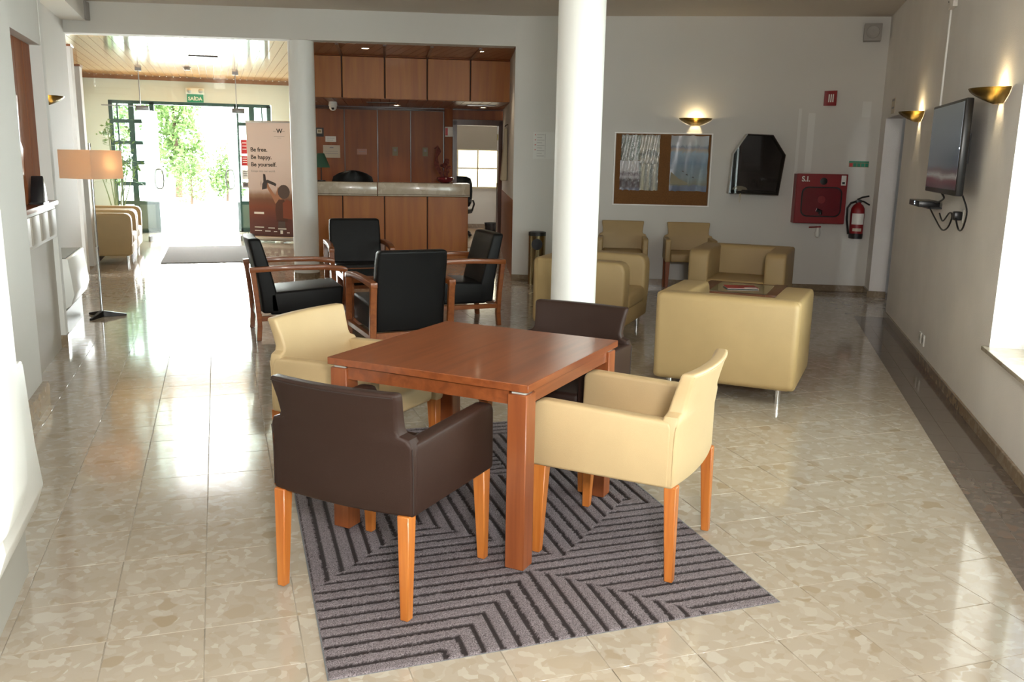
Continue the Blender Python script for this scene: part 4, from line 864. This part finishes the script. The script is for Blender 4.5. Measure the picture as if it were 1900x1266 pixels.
# floor lamp
lp = thing('floor_lamp', 'lit floor lamp with square peach shade, chrome pole and black star foot', 'lamp', T(-1.09, 9.05, 0, rad(0)))
obj('pole', MB().cyl(0, 0, .05, 1.60, .012, n=16), 'chrome', lp)
obj('joint_sleeve', MB().cyl(0, 0, .62, .66, .016, n=16), 'chrome', lp)
for k in range(3):
    a = rad(8 + 120 * k); c, s = math.cos(a), math.sin(a); obj('foot', MB().hexa([(.0 - .02 * s, .02 * c, .0), (.0 + .02 * s, -.02 * c, .0), (.21 * c + .012 * s, .21 * s - .012 * c, .0), (.21 * c - .012 * s, .21 * s + .012 * c, .0), (-.02 * s, .02 * c, .06), (.02 * s, -.02 * c, .06), (.21 * c + .012 * s, .21 * s - .012 * c, .018), (.21 * c - .012 * s, .21 * s + .012 * c, .018)], .003, 1), 'black_metal', lp)
sd = rad(51.5); q = .186
sh = MB()
for k in range(4): sh.box(-q, q, -q - .002, -q, 1.285, 1.54, M=Matrix.Rotation(sd + k * math.pi / 2, 4, 'Z'))
shd = obj('lamp_shade', sh, 'shade_cloth', lp)
obj('shade_ring', MB().box(-q, q, -.004, .004, 1.52, 1.53, M=Matrix.Rotation(sd, 4, 'Z')).box(-.004, .004, -q, q, 1.52, 1.53, M=Matrix.Rotation(sd, 4, 'Z')), 'chrome', lp)
obj('bulb', MB().lathe([(.001, -.04), (.028, -.02), (.03, .01), (.012, .05)], 14, Matrix.Translation((.105, -.035, 1.41))), 'bulb', lp)
l = bpy.data.lights.new('floor_lamp_light', 'POINT'); l.energy = 26; l.color = (1, .80, .50); l.shadow_soft_size = .035
o = bpy.data.objects.new('floor_lamp_light', l); COL.objects.link(o); o.parent = lp; o.location = (.105, -.035, 1.41)
# entrance things
tag(obj('door_mat', MB().box(-.80, .48, 13.2, 15.45, .0005, .010, bev=.003, seg=1), 'mat_grey'), 'large grey floor mat inside the glass entrance doors', 'mat')
es = thing('exit_sign', 'green SAÍDA exit sign with emergency lamp over the entrance doors', 'sign', T(-.32, 18.2, 2.55))
obj('lamp_case', MB().box(-.165, .165, -.09, -.0005, .02, .13, bev=.008), 'white_plastic', es)
for x in (-.10, .10): obj('spot_lens', MB().lathe([(.001, .006), (.035, .004), (.042, 0)], 20, Matrix.Translation((x, -.09, .075)) @ Matrix.Rotation(math.pi / 2, 4, 'X')), 'satin_metal', es)
obj('sign_plate', MB().box(-.145, .145, -.06, -.052, -.13, .015), 'sign_green', es)
text('lettering', 'SAÍDA', .088, 'print_white', es, Matrix.Translation((-.125, -.0605, -.095)), bold=.002)
sv = thing('slot_diffuser', 'dark slotted air diffuser in the plank ceiling over the entrance', 'vent', T(-.11, 13.9, EH - .0005)); obj('slot', MB().box(-.20, .20, -.05, .05, -.012, -.0005), 'print_dark', sv)
for k in range(9): obj('fin', MB().box(-.19 + .045 * k, -.17 + .045 * k, -.04, .03, -.017, -.012), 'satin_metal', sv)
sk = thing('smoke_detector', 'small grey detector on the plank ceiling near the glass screen', 'detector', T(-.38, 15.9, EH - .0005)); obj('base', MB().lathe([(.001, 0), (.06, 0), (.06, -.012), (.001, -.012)], 24), 'grey_plastic', sk); obj('head', MB().lathe([(.05, -.012), (.04, -.045), (.001, -.05)], 24), 'grey_plastic', sk)
# roll-up banner
BM = T(.865, 16.475 - .35, 0, math.atan2(-.32, .63)); bn = thing('rollup_banner', 'roll up banner reading Be free, Be happy, Be yourself, with child and toy plane', 'banner', BM)
bw, b0, b1 = .40, .10, 2.03
obj('cassette', MB().box(-bw - .02, bw + .02, -.06, .06, .02, .10, bev=.02, seg=3), 'satin_metal', bn)
for x in (-.25, .25): obj('foot', MB().box(x - .03, x + .03, -.16, .16, .0, .02, bev=.004), 'satin_metal', bn)
shp = obj('print_sheet', MB().box(-bw, bw, -.004, -.001, b0, b1), 'banner_print', bn)
obj('top_rail', MB().box(-bw - .01, bw + .01, -.012, .01, b1, b1 + .03, bev=.004), 'satin_metal', bn); obj('support_pole', MB().cyl(0, .03, .08, b1, .008, n=10), 'satin_metal', bn)
def bt(s, size, x, z, mat='print_dark', bold=.0): return text('lettering', s, size, mat, shp, Matrix.Translation((x, -.0045, z)), .0006, bold)
bt('Be free.', .098, -.335, 1.545, bold=.002); bt('Be happy.', .098, -.335, 1.42, bold=.002); bt('Be yourself.', .098, -.335, 1.295, bold=.002); bt('Escape into our world.', .048, -.335, 1.20, 'print_grey')
bt('W', .10, .15, 1.86, bold=.003); obj('logo_bar', MB().box(.09, .14, -.0055, -.0042, 1.885, 1.889).box(.25, .30, -.0055, -.0042, 1.885, 1.889).box(.10, .29, -.0055, -.0042, 1.80, 1.803).box(.16, .23, -.0055, -.0042, 1.775, 1.778), 'print_dark', shp)
obj('logo_strip', MB().box(-.31, -.13, -.0055, -.0042, .48, .515), 'print_white', shp)
for x0, x1, z in ((-.31, -.14, .245), (-.06, .06, .235), (.12, .27, .225), (-.31, -.18, .185), (-.12, -.02, .18), (.04, .10, .175), (.28, .33, .16)): obj('logo_strip', MB().box(x0, x1, -.0055, -.0042, z, z + .014), 'print_white', shp)
obj('logo_square', MB().box(.16, .205, -.0055, -.0042, .145, .205), 'print_white', shp)
def flat(pts, mat, d=.0048): return obj('picture_shape', MB().prism(pts, -d - .0006, -.0042, 'y'), mat, shp)
pbr('print_skin', (.42, .20, .12), .6); pbr('print_helmet', (.10, .07, .065), .6); pbr('print_shirt', (.10, .035, .025), .6); pbr('print_pack', (.24, .06, .03), .6); pbr('print_plane', (.06, .05, .055), .6)
flat([(.10, .36), (.30, .36), (.32, .60), (.24, .74), (.10, .72), (.08, .55)], 'print_shirt'); flat([(.22, .42), (.38, .40), (.385, .70), (.30, .74), (.22, .68)], 'print_pack', .0052); flat([(.12, .20), (.26, .20), (.25, .38), (.13, .38)], 'print_helmet')
flat([(.09, .66), (.02, .80), (-.05, .92), (-.08, 1.06), (-.055, 1.07), (-.02, .96), (.06, .84), (.15, .74)], 'print_skin', .0054); flat([(.10, .76), (.20, .74), (.21, .90), (.14, .95), (.11, .86)], 'print_skin', .0056)
flat([(.13 + .115 + .11 * math.cos(a), .87 + .12 * math.sin(a)) for a in [k * math.pi / 8 for k in range(16)]], 'print_helmet', .006)
flat([(-.15, .90), (-.06, .92), (-.05, 1.02), (.06, .98), (.10, .96), (.115, 1.0), (.09, 1.02), (-.04, 1.07), (-.07, 1.06), (-.08, 1.16), (-.12, 1.17), (-.12, 1.03), (-.14, 1.0)], 'print_plane', .0058)
flat([(-.17, 1.0), (-.165, .94), (-.16, 1.06)], 'print_plane', .0059)
for k, (z, hgt, mat, lb) in enumerate(((1.62, .24, 'bright_red', 'taller red sticker on the glass screen beside the banner'), (1.38, .17, 'bright_red', 'shorter red sticker on the glass screen beside the banner'), (1.15, .16, 'paper_white', 'white sticker on the glass screen below the red ones'), (.97, .10, 'print_grey', 'grey square sticker on the glass screen below the white one'))):
    o = thing('glass_sticker', lb, 'sticker', T(.475, 16.394, z)); obj('film', MB().box(-.06, .06, -.0018, -.0004, -hgt / 2, hgt / 2), mat, o)
    for j in range(3): obj('text_line', MB().box(-.04, .03, -.0026, -.0018, hgt * (.25 - .22 * j), hgt * (.25 - .22 * j) + .012), 'print_white' if k < 2 else 'print_dark', o)
# tall plant
pt = thing('potted_plant', 'tall sparse leafy plant in a pot behind the entrance armchairs', 'plant', T(-1.70, 17.25, 0))
obj('pot', MB().lathe([(.001, 0), (.15, 0), (.19, .30), (.2, .34), (.175, .34), (.16, .28), (.001, .27)], 24), 'terracotta', pt); obj('soil', MB().cyl(0, 0, .26, .285, .165), 'bark', pt)
for k in range(9):
    a = random.uniform(0, 6.28); sp = random.uniform(.15, .5); hh = random.uniform(1.1, 2.05)
    P = [Vector((.05 * math.cos(a), .05 * math.sin(a), .28)), Vector((sp * .4 * math.cos(a), sp * .4 * math.sin(a), hh * .5)), Vector((sp * .8 * math.cos(a), sp * .6 * math.sin(a), hh * .85)), Vector((sp * 1.1 * math.cos(a), sp * math.sin(a) * .7, hh))]
    st_ = obj('stem', MB().tube(P, [.012, .010, .007, .003], 6), 'stem_green', pt); lf = bmesh.new()
    for j in range(26):
        c = P[3].lerp(P[2], random.random() * .9) + Vector((random.gauss(0, .07), random.gauss(0, .06), random.gauss(0, .07))); s = random.uniform(.03, .06)
        R_ = Matrix.Rotation(random.uniform(0, 6.28), 3, Vector((random.gauss(0, 1), random.gauss(0, 1), random.gauss(0, 1))).normalized())
        lf.faces.new([lf.verts.new(c + R_ @ Vector(v) * s) for v in ((-1, 0, 0), (0, -.45, .1), (1.2, 0, 0), (0, .45, .1))])
    me = bpy.data.meshes.new('leaves'); lf.to_mesh(me); lf.free(); link('leaves', me, 'leaf_green', st_)
for k in range(7):
    a = k * .9; d = Vector((math.cos(a), math.sin(a) * .6, 0)); z = .9 + .08 * k; c = Vector((.12, 0, z)) if k < 4 else Vector((-.05, 0, z - .3)); s = Vector((-d.y, d.x, 0)) * .022
    lf = bmesh.new(); pv = [c, c + d * .15 + Vector((0, 0, .08)), c + d * .3 + Vector((0, 0, .06)), c + d * .42 - Vector((0, 0, .06))]; wv = [.4, 1, .8, .05]
    A = [lf.verts.new(p + s * q_) for p, q_ in zip(pv, wv)]; B = [lf.verts.new(p - s * q_) for p, q_ in zip(pv, wv)]
    for i in range(3): lf.faces.new((A[i], A[i + 1], B[i + 1], B[i]))
    me = bpy.data.meshes.new('strap_leaf'); lf.to_mesh(me); lf.free(); link('strap_leaf', me, 'leaf_green', pt)
obj('support_cane', MB().cyl(.08, -.05, .28, 1.35, .008, n=8), 'satin_metal', pt)
